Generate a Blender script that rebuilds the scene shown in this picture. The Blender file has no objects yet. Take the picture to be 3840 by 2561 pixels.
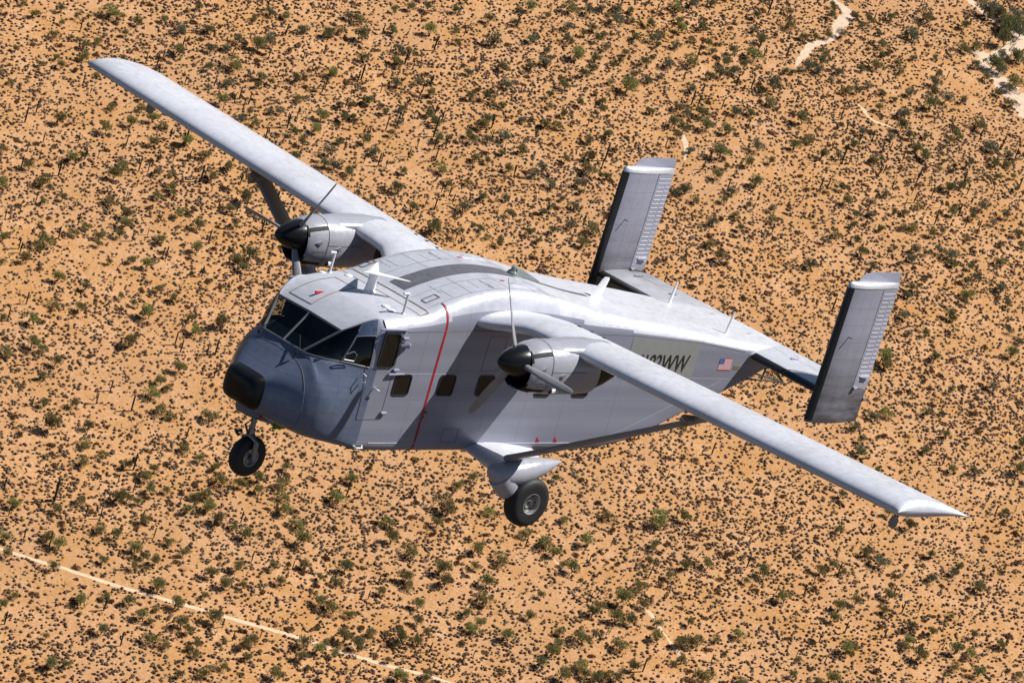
import bpy, bmesh, math, random
import numpy as np
from mathutils import Vector, Matrix

# ------------------------------------------------------------------ camera, sky, sun
sc = bpy.context.scene
F_PX, W_PX, H_PX = 17901.03, 3840.0, 2561.0
# camera axes (right, up, back) written in aircraft axes: x aft, y starboard, z up
RC = np.array([[0.7045494527, -0.6558846162, 0.2709712879],
               [-0.0137822077, 0.3691169865, 0.9292807439],
               [-0.7095210493, -0.6584588221, 0.2510216328]])
CAM_IN_PLANE = np.array([-48.697007, -50.980394, 20.91241])
ROLL, DEPR = math.radians(18.5), math.radians(32.0)
wz = np.array([math.cos(DEPR)*math.sin(ROLL), math.cos(DEPR)*math.cos(ROLL), math.sin(DEPR)])
fw = np.array([0, 0, -1.0]); wy = fw - fw.dot(wz)*wz; wy /= np.linalg.norm(wy); wx = np.cross(wy, wz)
WC = np.array([wx, wy, wz])            # camera coords -> world
DIST = 1500.0
CAM = np.array([0, 0, DIST*math.sin(DEPR)])
MP = WC @ RC                           # aircraft -> world
ORG = CAM - MP @ CAM_IN_PLANE

cam_data = bpy.data.cameras.new("camera"); cam = bpy.data.objects.new("camera", cam_data)
sc.collection.objects.link(cam); sc.camera = cam
cam_data.sensor_width = 36; cam_data.sensor_fit = 'HORIZONTAL'; cam_data.lens = F_PX/W_PX*36
cam_data.clip_start = 1; cam_data.clip_end = 60000
m4 = Matrix.Identity(4)
for i in range(3):
    for j in range(3): m4[i][j] = WC[i][j]
    m4[i][3] = CAM[i]
cam.matrix_world = m4

s_dir = MP @ np.array([-0.64, 0.43, -1.0]); s_dir /= np.linalg.norm(s_dir)
SUN, SKY = 5.0, 0.05
sun_d = bpy.data.lights.new("sun", 'SUN'); sun = bpy.data.objects.new("sun", sun_d); sc.collection.objects.link(sun)
sun_d.energy = SUN; sun_d.angle = math.radians(0.53); sun_d.color = (1.0, 0.965, 0.915)
sun.rotation_euler = Vector(s_dir).to_track_quat('-Z', 'Y').to_euler()
sun.location = (0, 0, 2000)
wd = bpy.data.worlds.new("World"); sc.world = wd; wd.use_nodes = True
nt = wd.node_tree
sky = nt.nodes.new("ShaderNodeTexSky"); sky.sky_type = 'NISHITA'; sky.sun_disc = False
sky.sun_elevation = math.asin(-s_dir[2]); sky.sun_rotation = math.atan2(-s_dir[0], -s_dir[1])
sky.altitude = 2600; sky.air_density = 1.0; sky.dust_density = 0.1; sky.ozone_density = 3.0
nt.links.new(sky.outputs[0], nt.nodes["Background"].inputs[0]); nt.nodes["Background"].inputs[1].default_value = SKY
sc.view_settings.view_transform = 'Standard'; sc.view_settings.look = 'None'
sc.view_settings.exposure = 0.2; sc.view_settings.gamma = 1.0
sc.cycles.max_bounces = 6; sc.cycles.transparent_max_bounces = 12

# ------------------------------------------------------------------ helpers
COL = sc.collection
rnd = random.Random(7)
ARR = np.array
def tag(o, label=None, cat=None, group=None, kind=None):
    if label: o["label"] = label
    if cat: o["category"] = cat
    if group: o["group"] = group
    if kind: o["kind"] = kind
    return o
class MB:
    def __init__(s): s.v = []; s.f = []; s.m = []
    def add(s, vs, fs, mi=0):
        b = len(s.v); s.v += [tuple(map(float, p)) for p in vs]
        for f in fs: s.f.append(tuple(b+i for i in f)); s.m.append(mi)
        return s
    def grid(s, G, closed=False, mi=0):
        n, k = len(G), len(G[0]); vs = [p for r in G for p in r]; fs = []
        for i in range(n-1):
            for j in range(k if closed else k-1):
                j2 = (j+1) % k; fs.append((i*k+j, i*k+j2, (i+1)*k+j2, (i+1)*k+j))
        return s.add(vs, fs, mi)
    def loft(s, rings, mi=0, cap0=True, cap1=True):
        s.grid(rings, True, mi); k = len(rings[0]); b = len(s.v)-k*len(rings)
        if cap0: s.f.append(tuple(b+i for i in range(k))[::-1]); s.m.append(mi)
        if cap1: s.f.append(tuple(len(s.v)-k+i for i in range(k))); s.m.append(mi)
        return s
    def tube(s, pts, r, n=8, mi=0, cap=True):
        pts = [ARR(p, float) for p in pts]; rs = r if isinstance(r, (list, tuple)) else [r]*len(pts); rings = []
        for i, p in enumerate(pts):
            d = pts[min(i+1, len(pts)-1)]-pts[max(i-1, 0)]; d = d/(np.linalg.norm(d)+1e-9)
            a = np.cross(d, [0, 0, 1.0]) if abs(d[2]) < .9 else np.cross(d, [1.0, 0, 0]); a /= np.linalg.norm(a); b = np.cross(d, a)
            rings.append([p+rs[i]*(math.cos(t)*a+math.sin(t)*b) for t in [2*math.pi*k/n for k in range(n)]])
        return s.loft(rings, mi, cap, cap)
    def box(s, c, d, mi=0, ch=0.0):
        c = ARR(c, float); d = ARR(d, float)/2
        vs = [c+d*ARR([a, b, e]) for a in (-1, 1) for b in (-1, 1) for e in (-1, 1)]
        return s.add(vs, [(0, 1, 3, 2), (4, 6, 7, 5), (0, 4, 5, 1), (2, 3, 7, 6), (0, 2, 6, 4), (1, 5, 7, 3)], mi)
    def lathe(s, prof, c, ax=(1, 0, 0), up=(0, 0, 1), n=24, mi=0):
        c = ARR(c, float); ax = ARR(ax, float); up = ARR(up, float); e = np.cross(ax, up)
        G = [[c+ax*x+r*(math.cos(t)*up+math.sin(t)*e) for t in [2*math.pi*k/n for k in range(n)]] for x, r in prof]
        return s.grid(G, True, mi)
    def build(s, name, mats, parent=None, smooth=True, angle=38, recalc=True, link=True):
        me = bpy.data.meshes.new(name); me.from_pydata(s.v, [], s.f)
        for m in (mats if isinstance(mats, (list, tuple)) else [mats]): me.materials.append(m)
        me.polygons.foreach_set("material_index", s.m)
        if recalc:
            bm = bmesh.new(); bm.from_mesh(me); bmesh.ops.remove_doubles(bm, verts=bm.verts, dist=2e-4)
            bmesh.ops.recalc_face_normals(bm, faces=bm.faces); bm.to_mesh(me); bm.free()
        if smooth:
            me.polygons.foreach_set("use_smooth", [True]*len(me.polygons)); me.set_sharp_from_angle(angle=math.radians(angle))
        me.update()
        o = bpy.data.objects.new(name, me)
        if link: COL.objects.link(o)
        if parent: o.parent = parent
        return o
def cr(pts, n):            # Catmull-Rom through pts, n sub-steps per span
    P = [ARR(p, float) for p in pts]; out = []
    for i in range(len(P)-1):
        a, b, c, d = P[max(i-1, 0)], P[i], P[i+1], P[min(i+2, len(P)-1)]
        if i == 0: a = 2*b-c
        if i == len(P)-2: d = 2*c-b
        for k in range(n):
            t = k/n; out.append(.5*((2*b)+(c-a)*t+(2*a-5*b+4*c-d)*t*t+(3*b-a-3*c+d)*t**3))
    out.append(P[-1]); return out
def lerp(tab, x):
    xs, ys = zip(*tab); return float(np.interp(x, xs, ys))
def mirror(pts): return [ARR([p[0], -p[1], p[2]]) for p in pts]

# ------------------------------------------------------------------ materials
def newmat(name):
    m = bpy.data.materials.new(name); m.use_nodes = True
    return m, m.node_tree, m.node_tree.nodes["Principled BSDF"]
def N(t, typ, **kw):
    n = t.nodes.new(typ)
    for k, v in kw.items(): setattr(n, k, v)
    return n
def setin(n, **kw):
    for k, v in kw.items(): n.inputs[k.replace('_', ' ')].default_value = v
def noise(t, scale, detail=4, rough=.6, vec=None, stretch=None):
    n = N(t, "ShaderNodeTexNoise"); setin(n, Scale=scale, Detail=detail, Roughness=rough)
    if vec is not None:
        if stretch:
            mp = N(t, "ShaderNodeMapping"); mp.inputs["Scale"].default_value = stretch
            t.links.new(vec, mp.inputs["Vector"]); vec = mp.outputs[0]
        t.links.new(vec, n.inputs["Vector"])
    return n.outputs["Fac"]
def ramp(t, fac, stops):
    r = N(t, "ShaderNodeValToRGB"); e = r.color_ramp.elements
    while len(e) < len(stops): e.new(.5)
    for k, (p, c) in enumerate(stops): e[k].position = p; e[k].color = (*c, 1) if len(c) == 3 else c
    t.links.new(fac, r.inputs[0]); return r.outputs[0]
def mix(t, fac, a, b, blend='MIX'):
    n = N(t, "ShaderNodeMix", data_type='RGBA', blend_type=blend)
    for s, v in ((0, fac), (6, a), (7, b)):
        if hasattr(v, 'links') or isinstance(v, bpy.types.NodeSocket): t.links.new(v, n.inputs[s])
        else: n.inputs[s].default_value = v if s == 0 else (*v, 1)
    return n.outputs[2]
def math_(t, op, a, b=None, c=None):
    n = N(t, "ShaderNodeMath", operation=op)
    for i, v in enumerate((a, b, c)):
        if v is None: continue
        if isinstance(v, bpy.types.NodeSocket): t.links.new(v, n.inputs[i])
        else: n.inputs[i].default_value = v
    return n.outputs[0]
def simple(name, col, rough=.5, metal=0.0, spec=.5, var=.12, nscale=6):
    m, t, b = newmat(name); co = N(t, "ShaderNodeTexCoord").outputs["Object"]
    f = noise(t, nscale, 5, .6, co)
    c0 = tuple(c*(1-var) for c in col); c1 = tuple(min(1, c*(1+var)) for c in col)
    t.links.new(ramp(t, f, [(.3, c0), (.7, c1)]), b.inputs["Base Color"])
    b.inputs["Roughness"].default_value = rough; b.inputs["Metallic"].default_value = metal
    b.inputs["Specular IOR Level"].default_value = spec
    return m
def paint(name, base=(.50, .505, .545), seams_x=(), seams_z=(), seams_y=(), rough=.36, soot=None, streak=(.25, 1, 2.6), inside=False, w=.006, bandz=0, lines=.72, sax='Z'):
    """weathered silver-grey aircraft paint with skin joints; object coordinates are metres on the airframe"""
    m, t, b = newmat(name); co = N(t, "ShaderNodeTexCoord").outputs["Object"]
    f1 = noise(t, 1.6, 6, .62, co, streak); f2 = noise(t, 9, 4, .7, co)
    c = ramp(t, f1, [(.28, tuple(x*.84 for x in base)), (.5, base), (.75, tuple(min(1, x*1.10) for x in base))])
    c = mix(t, .18, c, ramp(t, f2, [(.35, (.38, .37, .37)), (.6, tuple(min(1, x*1.08) for x in base))]), 'MIX')
    sep = N(t, "ShaderNodeSeparateXYZ"); t.links.new(co, sep.inputs[0])
    acc = None
    for ax, vals in (("X", seams_x), ("Y", seams_y), ("Z", seams_z)):
        for v in vals:
            k = math_(t, 'COMPARE', sep.outputs[ax], v, w); acc = k if acc is None else math_(t, 'MAXIMUM', acc, k)
    if acc is not None:
        br = noise(t, 40, 2, .5, co)
        acc = math_(t, 'MULTIPLY', acc, ramp(t, br, [(.3, (.3,)*3), (.6, (1,)*3)]))
        c = mix(t, acc, c, tuple(x*lines for x in base))
    if bandz:
        bw = N(t, "ShaderNodeTexWave", wave_type='BANDS', bands_direction='Z'); setin(bw, Scale=bandz, Distortion=1.2, Detail=3)
        t.links.new(co, bw.inputs["Vector"]); c = mix(t, .08, c, bw.outputs["Color"], 'MULTIPLY')
    if soot:
        z0, z1, sc_ = soot
        g = N(t, "ShaderNodeMapRange"); setin(g, From_Min=z0, From_Max=z1, To_Min=1.0, To_Max=0.0)
        t.links.new(sep.outputs[sax], g.inputs["Value"])
        sn = noise(t, 2.2, 6, .65, co, (.6, 1, 2.5))
        k = math_(t, 'MULTIPLY', g.outputs[0], ramp(t, sn, [(.28, (.40,)*3), (.62, (1,)*3)]))
        c = mix(t, math_(t, 'MULTIPLY', k, sc_), c, (.055, .046, .038))
    if inside:
        geo = N(t, "ShaderNodeNewGeometry"); c = mix(t, geo.outputs["Backfacing"], c, (.012, .014, .014))
    t.links.new(c, b.inputs["Base Color"])
    b.inputs["Metallic"].default_value = 0.12
    t.links.new(ramp(t, f2, [(.3, (rough-.08,)*3), (.7, (rough+.12,)*3)]), b.inputs["Roughness"])
    bmp = N(t, "ShaderNodeBump"); setin(bmp, Strength=.10, Distance=.02)
    t.links.new(noise(t, 3.0, 3, .5, co), bmp.inputs["Height"]); t.links.new(bmp.outputs[0], b.inputs["Normal"])
    return m
def glass(name, tint=(.30, .36, .33), rough=.03):
    m, t, b = newmat(name)
    tr = N(t, "ShaderNodeBsdfTransparent"); tr.inputs[0].default_value = (*tint, 1)
    gl = N(t, "ShaderNodeBsdfGlossy"); gl.inputs["Roughness"].default_value = rough
    lw = N(t, "ShaderNodeLayerWeight"); lw.inputs[0].default_value = .5
    fr = math_(t, 'MULTIPLY_ADD', math_(t, 'POWER', lw.outputs["Facing"], 4.0), .7, .045)
    mx = N(t, "ShaderNodeMixShader"); t.links.new(fr, mx.inputs[0]); t.links.new(tr.outputs[0], mx.inputs[1]); t.links.new(gl.outputs[0], mx.inputs[2])
    t.links.new(mx.outputs[0], t.nodes["Material Output"].inputs[0]); return m

M = {}
WSX = (3.14, 3.98, 4.85, 5.72, 6.60, 7.78, 9.46)
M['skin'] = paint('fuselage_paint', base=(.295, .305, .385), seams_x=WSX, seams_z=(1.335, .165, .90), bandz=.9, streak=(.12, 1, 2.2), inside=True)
M['nose'] = paint('nose_paint', base=(.135, .17, .26), rough=.27, seams_x=(1.32, 1.62, 1.92), seams_z=(.42, .64, .86, 1.08, 1.24), inside=True, w=.005, lines=.8)
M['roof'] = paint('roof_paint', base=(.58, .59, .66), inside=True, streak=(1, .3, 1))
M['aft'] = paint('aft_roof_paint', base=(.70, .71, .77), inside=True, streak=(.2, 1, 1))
M['trim'] = paint('trim_paint', base=(.33, .335, .42))
M['wing'] = paint('wing_paint', base=(.70, .71, .775), seams_y=(-2.2, 2.2, -3.6, 3.6, -5.3, 5.3, -7.4, 7.4, -8.6, 8.6), seams_x=(4.98, 5.52), streak=(.25, .6, 1), lines=.74)
M['nacelle'] = paint('nacelle_paint', base=(.44, .445, .50), rough=.28)
M['tail'] = paint('tailplane_paint', base=(.62, .635, .70), streak=(.5, .2, 1), soot=(3.2, .6, .75), sax='Y')
M['rud'] = paint('rudder_paint', base=(.40, .405, .49))
M['fin'] = paint('fin_paint', base=(.40, .40, .485), seams_z=(1.45, 1.75, 2.05, 2.35, 2.65, 2.95, 3.25), seams_x=(11.05, 11.3), soot=(1.5, 2.85, .9), rough=.32)
M['white'] = simple('white_paint', (.80, .80, .80), .35, var=.04)
M['cap'] = paint('cap_paint', base=(.66, .66, .70))
M['black'] = simple('black_rubber_boot', (.012, .012, .013), .38, var=.3)
M['radome'] = simple('radome_black', (.009, .008, .009), .30, spec=.3, var=.3)
M['spinner'] = simple('spinner_black', (.010, .010, .011), .24, var=.2, nscale=3)
M['rubber'] = simple('tyre_rubber', (.018, .017, .017), .62, var=.25)
M['rim'] = simple('wheel_rim', (.42, .42, .41), .35, .55)
M['hub'] = simple('wheel_hub', (.10, .09, .075), .45, .4)
M['metal'] = simple('gear_metal', (.30, .30, .31), .38, .6)
M['dark'] = simple('dark_interior', (.012, .012, .012), .7)
M['dash'] = simple('dash_panel', (.02, .045, .04), .5); M['seat'] = simple('seat_fabric', (.05, .055, .06), .8)
M['seal'] = simple('black_window_seal', (.02, .02, .022), .5)
M['strut'] = paint('strut_paint', base=(.30, .285, .285), rough=.4)
M['pane'] = simple('dark_cabin_pane', (.014, .010, .008), .05, spec=.5, var=.3)
M['red'] = simple('red_stripe', (.42, .012, .02), .45, var=.1)
M['glass'] = glass('cockpit_glass', (.74, .84, .80)); M['sideglass'] = glass('side_glass', (.42, .40, .38))
M['foil'] = simple('silver_sunshade', (.55, .55, .57), .16, .95, var=.2, nscale=30)
M['exhaust'] = simple('burnt_exhaust', (.026, .017, .012), .45, .5, var=.4)
M['walk'] = simple('walkway_grey', (.12, .12, .145), .7, var=.25, nscale=10)
M['sealant'] = simple('old_sealant', (.30, .22, .12), .7, var=.4, nscale=14)
M['line'] = simple('joint_line', (.14, .135, .13), .7, var=.4, nscale=20)
M['patch'] = simple('repaint_patch', (.30, .305, .29), .40, var=.06)
M['ink'] = simple('registration_black', (.028, .02, .014), .5)
M['flagw'] = simple('flag_white', (.8, .8, .8), .5, var=.03); M['flagr'] = simple('flag_red', (.60, .02, .02), .5, var=.05); M['flagb'] = simple('flag_blue', (.05, .07, .33), .5, var=.05)
M['plate'] = simple('olive_plate', (.22, .20, .10), .5)
M['lens'] = simple('lamp_lens', (.30, .22, .15), .12, .4, spec=.8)
M['steel'] = simple('propeller_blade_metal', (.34, .33, .34), .45, .1)
M['green'] = simple('green_primer', (.10, .24, .02), .5)
M['beacon'] = simple('beacon_glass', (.25, .28, .28), .15, .2)
M['skinp'] = simple('skin', (.45, .27, .19), .6); M['shirt'] = simple('dark_shirt', (.05, .05, .07), .8); M['headset'] = simple('headset_plastic', (.03, .10, .11), .35)

# ------------------------------------------------------------------ the aircraft
root = bpy.data.objects.new("twin_engine_cargo_plane", None); COL.objects.link(root); root.empty_display_size = 2
m4 = Matrix.Identity(4)
for i in range(3):
    for j in range(3): m4[i][j] = MP[i][j]
    m4[i][3] = ORG[i]
root.matrix_world = m4
tag(root, "silver grey high-wing cargo plane with boxy fuselage and twin tail fins flying over the desert", "airplane")

ZT = [(2.25, 2.19), (2.64, 2.255), (3.0, 2.275), (3.17, 2.31), (3.5, 2.45), (4.05, 2.615), (4.5, 2.69), (4.85, 2.715), (5.3, 2.695), (5.77, 2.64), (6.3, 2.535), (7.0, 2.40), (7.84, 2.285), (9, 2.15), (10.5, 1.965), (11.3, 1.87), (11.92, 1.80)]
ZS = [(2.25, 1.93), (3.0, 2.02), (3.6, 2.06), (7.3, 2.06), (7.8, 2.05), (9.46, 1.945), (10.6, 1.80), (11.3, 1.75), (11.92, 1.74)]
ZB = [(2.25, .02), (2.6, .0), (7.2, .0), (7.7, .055), (8.04, .117), (8.45, .22), (8.74, .335), (10.3, 1.05), (11.3, 1.50), (11.92, 1.70)]
HW = [(2.25, 1.13), (10.6, 1.13), (11.3, 1.09), (11.92, 1.0)]
RB = [(2.25, .15), (7.2, .15), (8.2, .08), (11.92, .03)]
def section(x):
    """half section (y>=0) from belly centre to roof centre"""
    hw, zb, zt, zs, rb = lerp(HW, x), lerp(ZB, x), lerp(ZT, x), lerp(ZS, x), lerp(RB, x)
    P = [(hw-rb)*k/4 for k in range(4)]; P = [(y, zb) for y in P]
    for k in range(6): a = -math.pi/2+k*math.pi/10; P.append((hw-rb+rb*math.cos(a), zb+rb+rb*math.sin(a)))
    z0 = zb+rb
    for k in range(1, 8): P.append((hw, z0+(zs-z0)*k/8))
    ry = .25; rz = zt-zs-.012
    for k in range(9): a = k*math.pi/16; P.append((hw-ry+ry*math.cos(a), zs+rz*math.sin(a)))
    for k in range(1, 6): P.append(((hw-ry)*(1-k/5), zt-.012+.012*(1-(1-k/5)**2)))
    return P
def smooth_tab(tab):
    xs = np.array([a for a, _ in tab]); ys = np.array([b for _, b in tab])
    return [(float(x), float(np.mean(np.interp([x-.12, x, x+.12], xs, ys)))) for x in np.linspace(xs[0], xs[-1], 120)]
t0 = ZT[0]; ZT = [t0]+smooth_tab(ZT)[1:]; ZB = [ZB[0]]+smooth_tab(ZB)[1:]
def half_at(x, y=None, z=None):
    P = section(x)
    if z is not None:                       # wall y at height z
        Q = [p for p in P if p[0] > .3]; zz = [p[1] for p in Q]; return float(np.interp(z, zz, [p[0] for p in Q]))
    Q = [p for p in P if p[1] > 1.5][::-1]; return float(np.interp(abs(y), [p[0] for p in Q], [p[1] for p in Q]))   # roof z at y
fus = MB()
xs = sorted(set([2.25, 2.4, 2.6, 2.8]+list(np.linspace(3, 8.8, 40))+[9.4, 10, 10.3, 10.6, 10.95, 11.3, 11.6, 11.92]))
ringsL = []
for x in xs:
    P = section(x); full = [(x, -y, z) for y, z in P]+[(x, y, z) for y, z in P[-2:0:-1]]
    ringsL.append(full)
fus.loft(ringsL, 0, cap0=False, cap1=True)
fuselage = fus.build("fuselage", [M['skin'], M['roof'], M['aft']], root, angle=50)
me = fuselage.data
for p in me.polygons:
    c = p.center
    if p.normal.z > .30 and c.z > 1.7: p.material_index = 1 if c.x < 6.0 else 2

# nose shell
def rg(x, yz): return [(x, y, z) for y, z in yz]
sec225 = section(2.25)
R8 = [(2.25, 0, .02), (2.25, .67, .02), (2.25, 1.07, .06), (2.25, 1.13, .2), (2.25, 1.13, .72), (2.25, 1.13, 1.06), (2.25, 1.13, 1.33), (2.25, 1.13, 1.40)]
NR = [rg(.72, [(0, .37), (.24, .372), (.36, .42), (.41, .53), (.42, .68), (.40, .84), (.32, .94), (0, .955)]),
      rg(.93, [(0, .28), (.36, .285), (.60, .34), (.66, .48), (.67, .70), (.63, .95), (.44, 1.11), (0, 1.15)]),
      rg(1.13, [(0, .21), (.5, .215), (.80, .28), (.88, .43), (.89, .72), (.80, 1.03), (.55, 1.28), (0, 1.345)]),
      [(1.4, 0, .13), (1.38, .58, .135), (1.33, .90, .21), (1.3, .98, .38), (1.28, .99, .72), (1.26, .92, 1.05), (1.23, .66, 1.35), (1.22, 0, 1.43)],
      [(1.5, 0, .11), (1.48, .6, .115), (1.45, .95, .19), (1.42, 1.03, .36), (1.39, 1.04, .72), (1.36, .98, 1.05), (1.28, .72, 1.36), (1.22, .48, 1.43)],
      [(1.65, 0, .085), (1.63, .62, .09), (1.6, .99, .165), (1.58, 1.07, .33), (1.56, 1.085, .72), (1.53, 1.03, 1.05), (1.46, .88, 1.36), (1.40, .77, 1.44)],
      [(1.8, 0, .06), (1.8, .64, .065), (1.78, 1.02, .14), (1.76, 1.1, .31), (1.75, 1.11, .72), (1.73, 1.07, 1.06), (1.69, .98, 1.36), (1.66, .93, 1.445)],
      [(2.0, 0, .035), (2.0, .66, .04), (2.0, 1.05, .10), (2.0, 1.115, .26), (2.0, 1.12, .72), (2.0, 1.105, 1.06), (1.95, 1.065, 1.35), (1.93, 1.05, 1.435)], R8]
NR = [cr(r, 3) for r in NR]
cols = [cr([NR[i][j] for i in range(len(NR))], 4) for j in range(len(NR[0]))]
NG = [[cols[j][i] for j in range(len(cols))] for i in range(len(cols[0]))]
sill = [NG[i][-1] for i in range(3*4, len(NG))]        # from (1.22,0) to (2.25,1.13)
ns = MB(); ns.grid(NG); ns.grid([mirror(r) for r in NG])
# header curve
Hc = cr([(1.63, 0, 1.905), (1.63, .77, 1.89)], 4)+cr([(1.63, .77, 1.89), (1.75, .85, 1.985), (1.93, .92, 2.095), (2.10, .955, 2.158), (2.25, .965, 2.168)], 4)[1:]
# roof front patch between header and the section at 2.25
rear = [(y, z) for y, z in sec225 if z > 2.1 and y < .97][::-1]
rearl = [ARR([2.25, y, z]) for y, z in cr([(0, 2.19), (.3, 2.189), (.6, 2.186), (.88, 2.178), (.965, 2.168)], 3)]
ry_ = [p[1] for p in rearl]
G = []
for h in Hc:
    t = h[1]/.965*.965; zr = float(np.interp(h[1], ry_, [p[2] for p in rearl])); row = []
    for k in range(9):
        u = k/8; x = h[0]*(1-u)+2.25*u; z = h[2]+(zr-h[2])*(u+.42*u*(1-u)); row.append((x, h[1], z))
    G.append(row)
ns2 = MB(); ns2.grid(G); ns2.grid([mirror(r) for r in G])
nose = ns.build("nose_shell", M['nose'], fuselage, angle=50)
roof = ns2.build("cockpit_roof", M['roof'], fuselage, angle=50)
# radome
rp = MB(); base = NR[0]; RG = []
for k, (x, sc_) in enumerate([(.72, 1.0), (.66, .955), (.60, .895), (.55, .80), (.515, .66), (.495, .45), (.487, .22)]):
    RG.append([(x, p[1]*sc_, .655+(p[2]-.655)*sc_) for p in base]+[(x, -p[1]*sc_, .655+(p[2]-.655)*sc_) for p in base[-2:0:-1]])
rp.loft(RG, cap0=False); rp.build("radome", M['radome'], fuselage, angle=60)
# thin joint strips on the surface
def strip(name, pts, w, m, parent, lift=.004, up=None):
    """flat ribbon along pts; up = list of outward normals or one normal"""
    pts = [ARR(p, float) for p in pts]; a, b = [], []
    for i, p in enumerate(pts):
        d = pts[min(i+1, len(pts)-1)]-pts[max(i-1, 0)]; n = ARR(up[i] if isinstance(up[0], (list, tuple, np.ndarray)) else up, float); n = n/np.linalg.norm(n)
        s = np.cross(d, n); s /= (np.linalg.norm(s)+1e-9); q = p+n*lift; a.append(q-s*w/2); b.append(q+s*w/2)
    mb = MB(); mb.grid([a, b]); return mb.build(name, m, parent, recalc=False)
def outward(p, c): v = ARR(p)-ARR(c); return v
for s in (-1, 1):
    ring = [ARR([p[0], s*p[1], p[2]]) for p in NR[2]]
    strip("nose_joint", ring, .010, M['line'], fuselage, .003, [outward((0, p[1], p[2]), (0, 0, .75))+ARR([-.35, 0, 0]) for p in ring])
# glazing
wsL = MB(); S0, S1, H0, H1 = sill[0], sill[4], Hc[0], Hc[4]
for s in (-1, 1):
    q = [ARR([p[0], s*p[1], p[2]]) for p in (S0, S1, H1, H0)]
    o = MB().add(q, [(0, 1, 2, 3)]).build("windshield", M['glass'], fuselage, False)
    sl = [ARR([p[0], s*p[1], p[2]]) for p in sill[4:]]; hl = [ARR([p[0], s*p[1], p[2]]) for p in Hc[4:]]
    n = 17
    def rs(L, xe):
        L = cr(L, 4); q = [p for p in L if p[0] < xe]; L = q+[L[len(q)-1]+(L[len(q)]-L[len(q)-1])*(xe-L[len(q)-1][0])/(L[len(q)][0]-L[len(q)-1][0])]
        dd = np.concatenate([[0], np.cumsum([np.linalg.norm(b-a) for a, b in zip(L[:-1], L[1:])])]); return [np.array([np.interp(t*dd[-1], dd, [p[a] for p in L]) for a in range(3)]) for t in np.linspace(0, 1, n)]
    full_s, full_h = sl, hl
    sl, hl = rs(sl, 2.11), rs(hl, 2.14); rows = []
    for k in range(7):
        u = k/6; row = []
        for a, b in zip(sl, hl):
            bul = .05*math.sin(math.pi*u); p = a*(1-u)+b*u; p = p+ARR([-.25, s*1.0, .2])*bul*.8; row.append(p)
        rows.append(row)
    rows[0] = sl; rows[-1] = hl
    zz7 = [1.40, 1.53, 1.66, 1.79, 1.92, 2.05, 2.168]; edge = [rows[k][-1] for k in range(7)]; back = [ARR([2.254, s*half_at(2.25, z=z), z]) for z in zz7]
    MB().grid([edge, [(a+b)/2+ARR([0, s*.006, 0]) for a, b in zip(edge, back)], back]).build("window_post", M['trim'], fuselage)
    MB().grid(rows).build("side_window", M['sideglass'], fuselage)
    fr = MB(); fr.tube([S1*[1, s, 1], H1*[1, s, 1]], .024, 6)
    fr.tube([p for p in sl], .013, 6); fr.tube([p for p in hl], .012, 6)
    i0 = 9; fr.tube([rows[k][i0]*.999 for k in range(7)], .014, 6)
    fr.tube([rows[4][i] for i in range(i0, n)], .013, 6)
    fr.build("side_window_frame", M['metal'], fuselage)
    mb = MB(); mb.grid([[rows[k][i]+ARR([-.003, s*.010, .004]) for i in range(i0, n)] for k in (4, 5, 6)])
    if s < 0: mb.build("sunshade", M['foil'], fuselage)
fr = MB()
fr.tube([S1, S0, S1*[1, -1, 1]], .020, 6); fr.tube([H1, H0, H1*[1, -1, 1]], .022, 6); fr.tube([S0, H0], .020, 6)
fr.build("windshield_frame", M['metal'], fuselage)
# small direct-vision window frame (port), wipers
fr = MB(); q = [(1.62, -1.0, 1.51), (1.80, -1.045, 1.50), (1.82, -1.055, 1.60), (1.75, -1.045, 1.66), (1.64, -1.01, 1.60), (1.62, -1.0, 1.51)]
fr.tube(q, .008, 5); fr.build("vent_window_frame", M['rim'], fuselage)
for s in (-1, 1):
    wv = MB(); b0 = ARR([1.12, s*.46, 1.42]); wv.tube([b0, b0+ARR([.05, 0, .05]), ARR([1.34, s*.22 if s < 0 else .40, 1.60])], .010, 5); wv.tube([b0+ARR([0, 0, -.06]), b0], .022, 6)
    wv.build("windshield_wiper", M['seal'], fuselage)
# cockpit interior
it = MB(); it.box((2.3, 0, .98), (1.3, 1.9, .04)); it.box((2.95, 0, 1.5), (.04, 2.2, 1.15)); it.build("cockpit_floor", M['dark'], fuselage, False)
ip = MB(); ip.add([(1.30, -.75, 1.40), (1.30, .75, 1.40), (1.62, .85, 1.49), (1.62, -.85, 1.49), (1.66, -.85, 1.05), (1.66, .85, 1.05)], [(0, 1, 2, 3), (3, 2, 5, 4)]); ip.build("instrument_panel", M['dash'], fuselage, False)
for y in (-.48, .48):
    se = MB(); se.box((2.25, y, 1.16), (.5, .46, .12)); se.box((2.5, y, 1.5), (.1, .46, .62)); se.box((2.5, y, 1.88), (.08, .26, .16)); se.build("pilot_seat", M['seat'], fuselage, False)

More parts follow.
